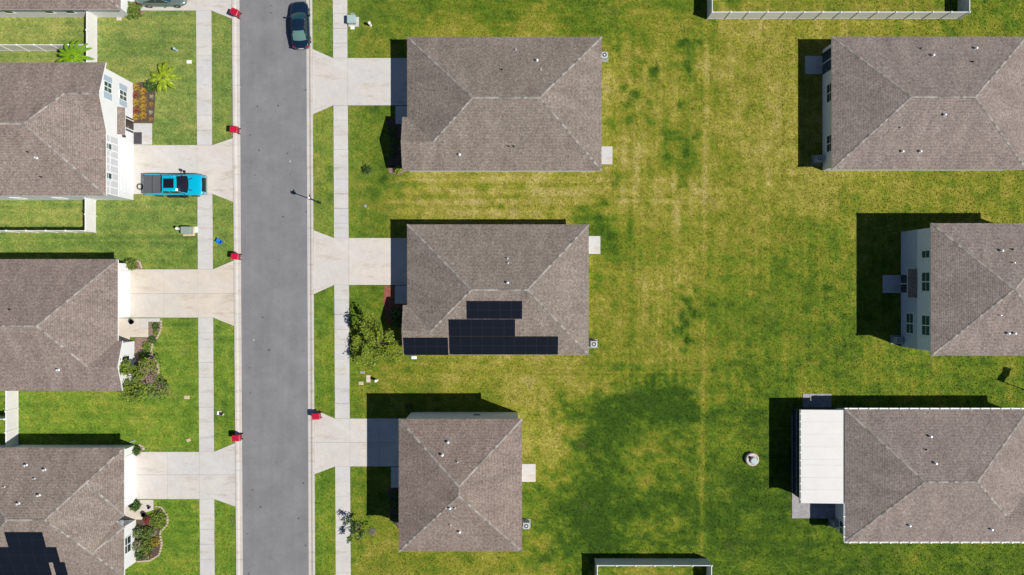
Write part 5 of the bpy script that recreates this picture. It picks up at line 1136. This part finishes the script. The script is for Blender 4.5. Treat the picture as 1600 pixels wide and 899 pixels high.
# small porch things
for px, py, lb in ((208, 503, 'dark round planter pot at the cream house entry path'), (227, 803, 'dark pot beside the entry of the bottom left house'), (235, 792, 'small black pot on the entry path of the bottom left house')):
    p = W(px, py); r_ = .24 if px != 235 else .13; rt = empty('planter_pot', (p.x, p.y, .05), lb, 'planter pot', 'dark planter pots')
    MB().lathe((p.x, p.y, .05), [(r_ * .65, 0), (r_, .3), (r_ * 1.05, .36), (r_ * .9, .36), (r_ * .85, .28)], 16).build('pot', M_dark, rt); MB().lathe((p.x, p.y, .3), [(r_ * .84, 0), (r_ * .84, .03)], 14).build('soil', M_mulch, rt)
p = W(157, 24); rt = empty('hose_rack', (p.x, p.y, 0), 'pale tangled hose rack against the top left white wall', 'hose rack')
MB().torus((p.x, p.y, .35), .3, .04, 18, 6, 'Y').build('hose', M_zinc, rt); MB().box(p.x - .05, p.x + .05, p.y - .04, p.y + .04, -.05, .8).build('post', M_dark, rt)

# ------------------------------------------------------------------ grass tufts: real blades on the lawn
def inside(poly, X, Y):
    r = np.zeros(X.shape, bool); n_ = len(poly); j = n_ - 1
    for i in range(n_):
        xi, yi = poly[i]; xj, yj = poly[j]; c = ((yi > Y) != (yj > Y)); 
        with np.errstate(divide='ignore', invalid='ignore'): r ^= c & (X < (xj - xi) * (Y - yi) / (yj - yi + 1e-12) + xi)
        j = i
    return r
NT = 240000
tx = rng.uniform(-60, 1660, NT); ty_ = rng.uniform(-60, 960, NT); keep = np.ones(NT, bool); jx, jy = rng.normal(0, 1.1, NT), rng.normal(0, 1.1, NT)
for pl in HARD: keep &= ~inside([(a, b_) for a, b_ in pl], tx + jx, ty_ + jy)
for o in [o for o in bpy.data.objects if o.name.split('.')[0] == 'wall' and o.parent]:
    bb = [o.matrix_basis @ Vector(c) + o.parent.location for c in o.bound_box]; xs = [v.x for v in bb]; ys = [v.y for v in bb]
    keep &= ~inside([(800 + a * PPM, 449.5 - c * PPM) for a, c in ((min(xs), min(ys)), (max(xs), min(ys)), (max(xs), max(ys)), (min(xs), max(ys)))], tx, ty_)
tx, ty_ = tx[keep], ty_[keep]; nt_ = len(tx); tcol = grass(tx[:, None], ty_[:, None])[:, 0]
wxx = (tx - 800) / PPM; wyy = (449.5 - ty_) / PPM; ang = rng.uniform(0, 2 * np.pi, nt_); hh = rng.uniform(.025, .065, nt_); ww = rng.uniform(.035, .10, nt_); le = rng.uniform(.02, .07, nt_)
TV = np.zeros((nt_, 6, 3))
for k_, a0 in enumerate((0, 1.9)):
    a = ang + a0; TV[:, 3 * k_, 0] = wxx - np.cos(a) * ww; TV[:, 3 * k_, 1] = wyy - np.sin(a) * ww; TV[:, 3 * k_ + 1, 0] = wxx + np.cos(a) * ww; TV[:, 3 * k_ + 1, 1] = wyy + np.sin(a) * ww
    TV[:, 3 * k_ + 2, 0] = wxx - np.sin(a) * le; TV[:, 3 * k_ + 2, 1] = wyy + np.cos(a) * le; TV[:, 3 * k_ + 2, 2] = hh
me = bpy.data.meshes.new('grass'); me.vertices.add(nt_ * 6); me.vertices.foreach_set('co', TV.ravel())
li_ = np.arange(nt_ * 6, dtype=np.int32); me.loops.add(len(li_)); me.loops.foreach_set('vertex_index', li_); me.polygons.add(nt_ * 2)
me.polygons.foreach_set('loop_start', np.arange(0, nt_ * 6, 3, dtype=np.int32)); me.polygons.foreach_set('loop_total', np.full(nt_ * 2, 3, np.int32)); me.update(calc_edges=True)
ca = me.color_attributes.new('turf', 'FLOAT_COLOR', 'POINT'); ca.data.foreach_set('color', np.repeat(np.concatenate([tcol, np.ones((nt_, 1))], 1), 6, 0).ravel())
me.materials.append(turfmat('turf_blades', True)); go = bpy.data.objects.new('grass', me); link(go, None, Vector((0, 0, 0))); tag(go, 'short mown grass blades over the lawns', 'grass', kind='stuff')
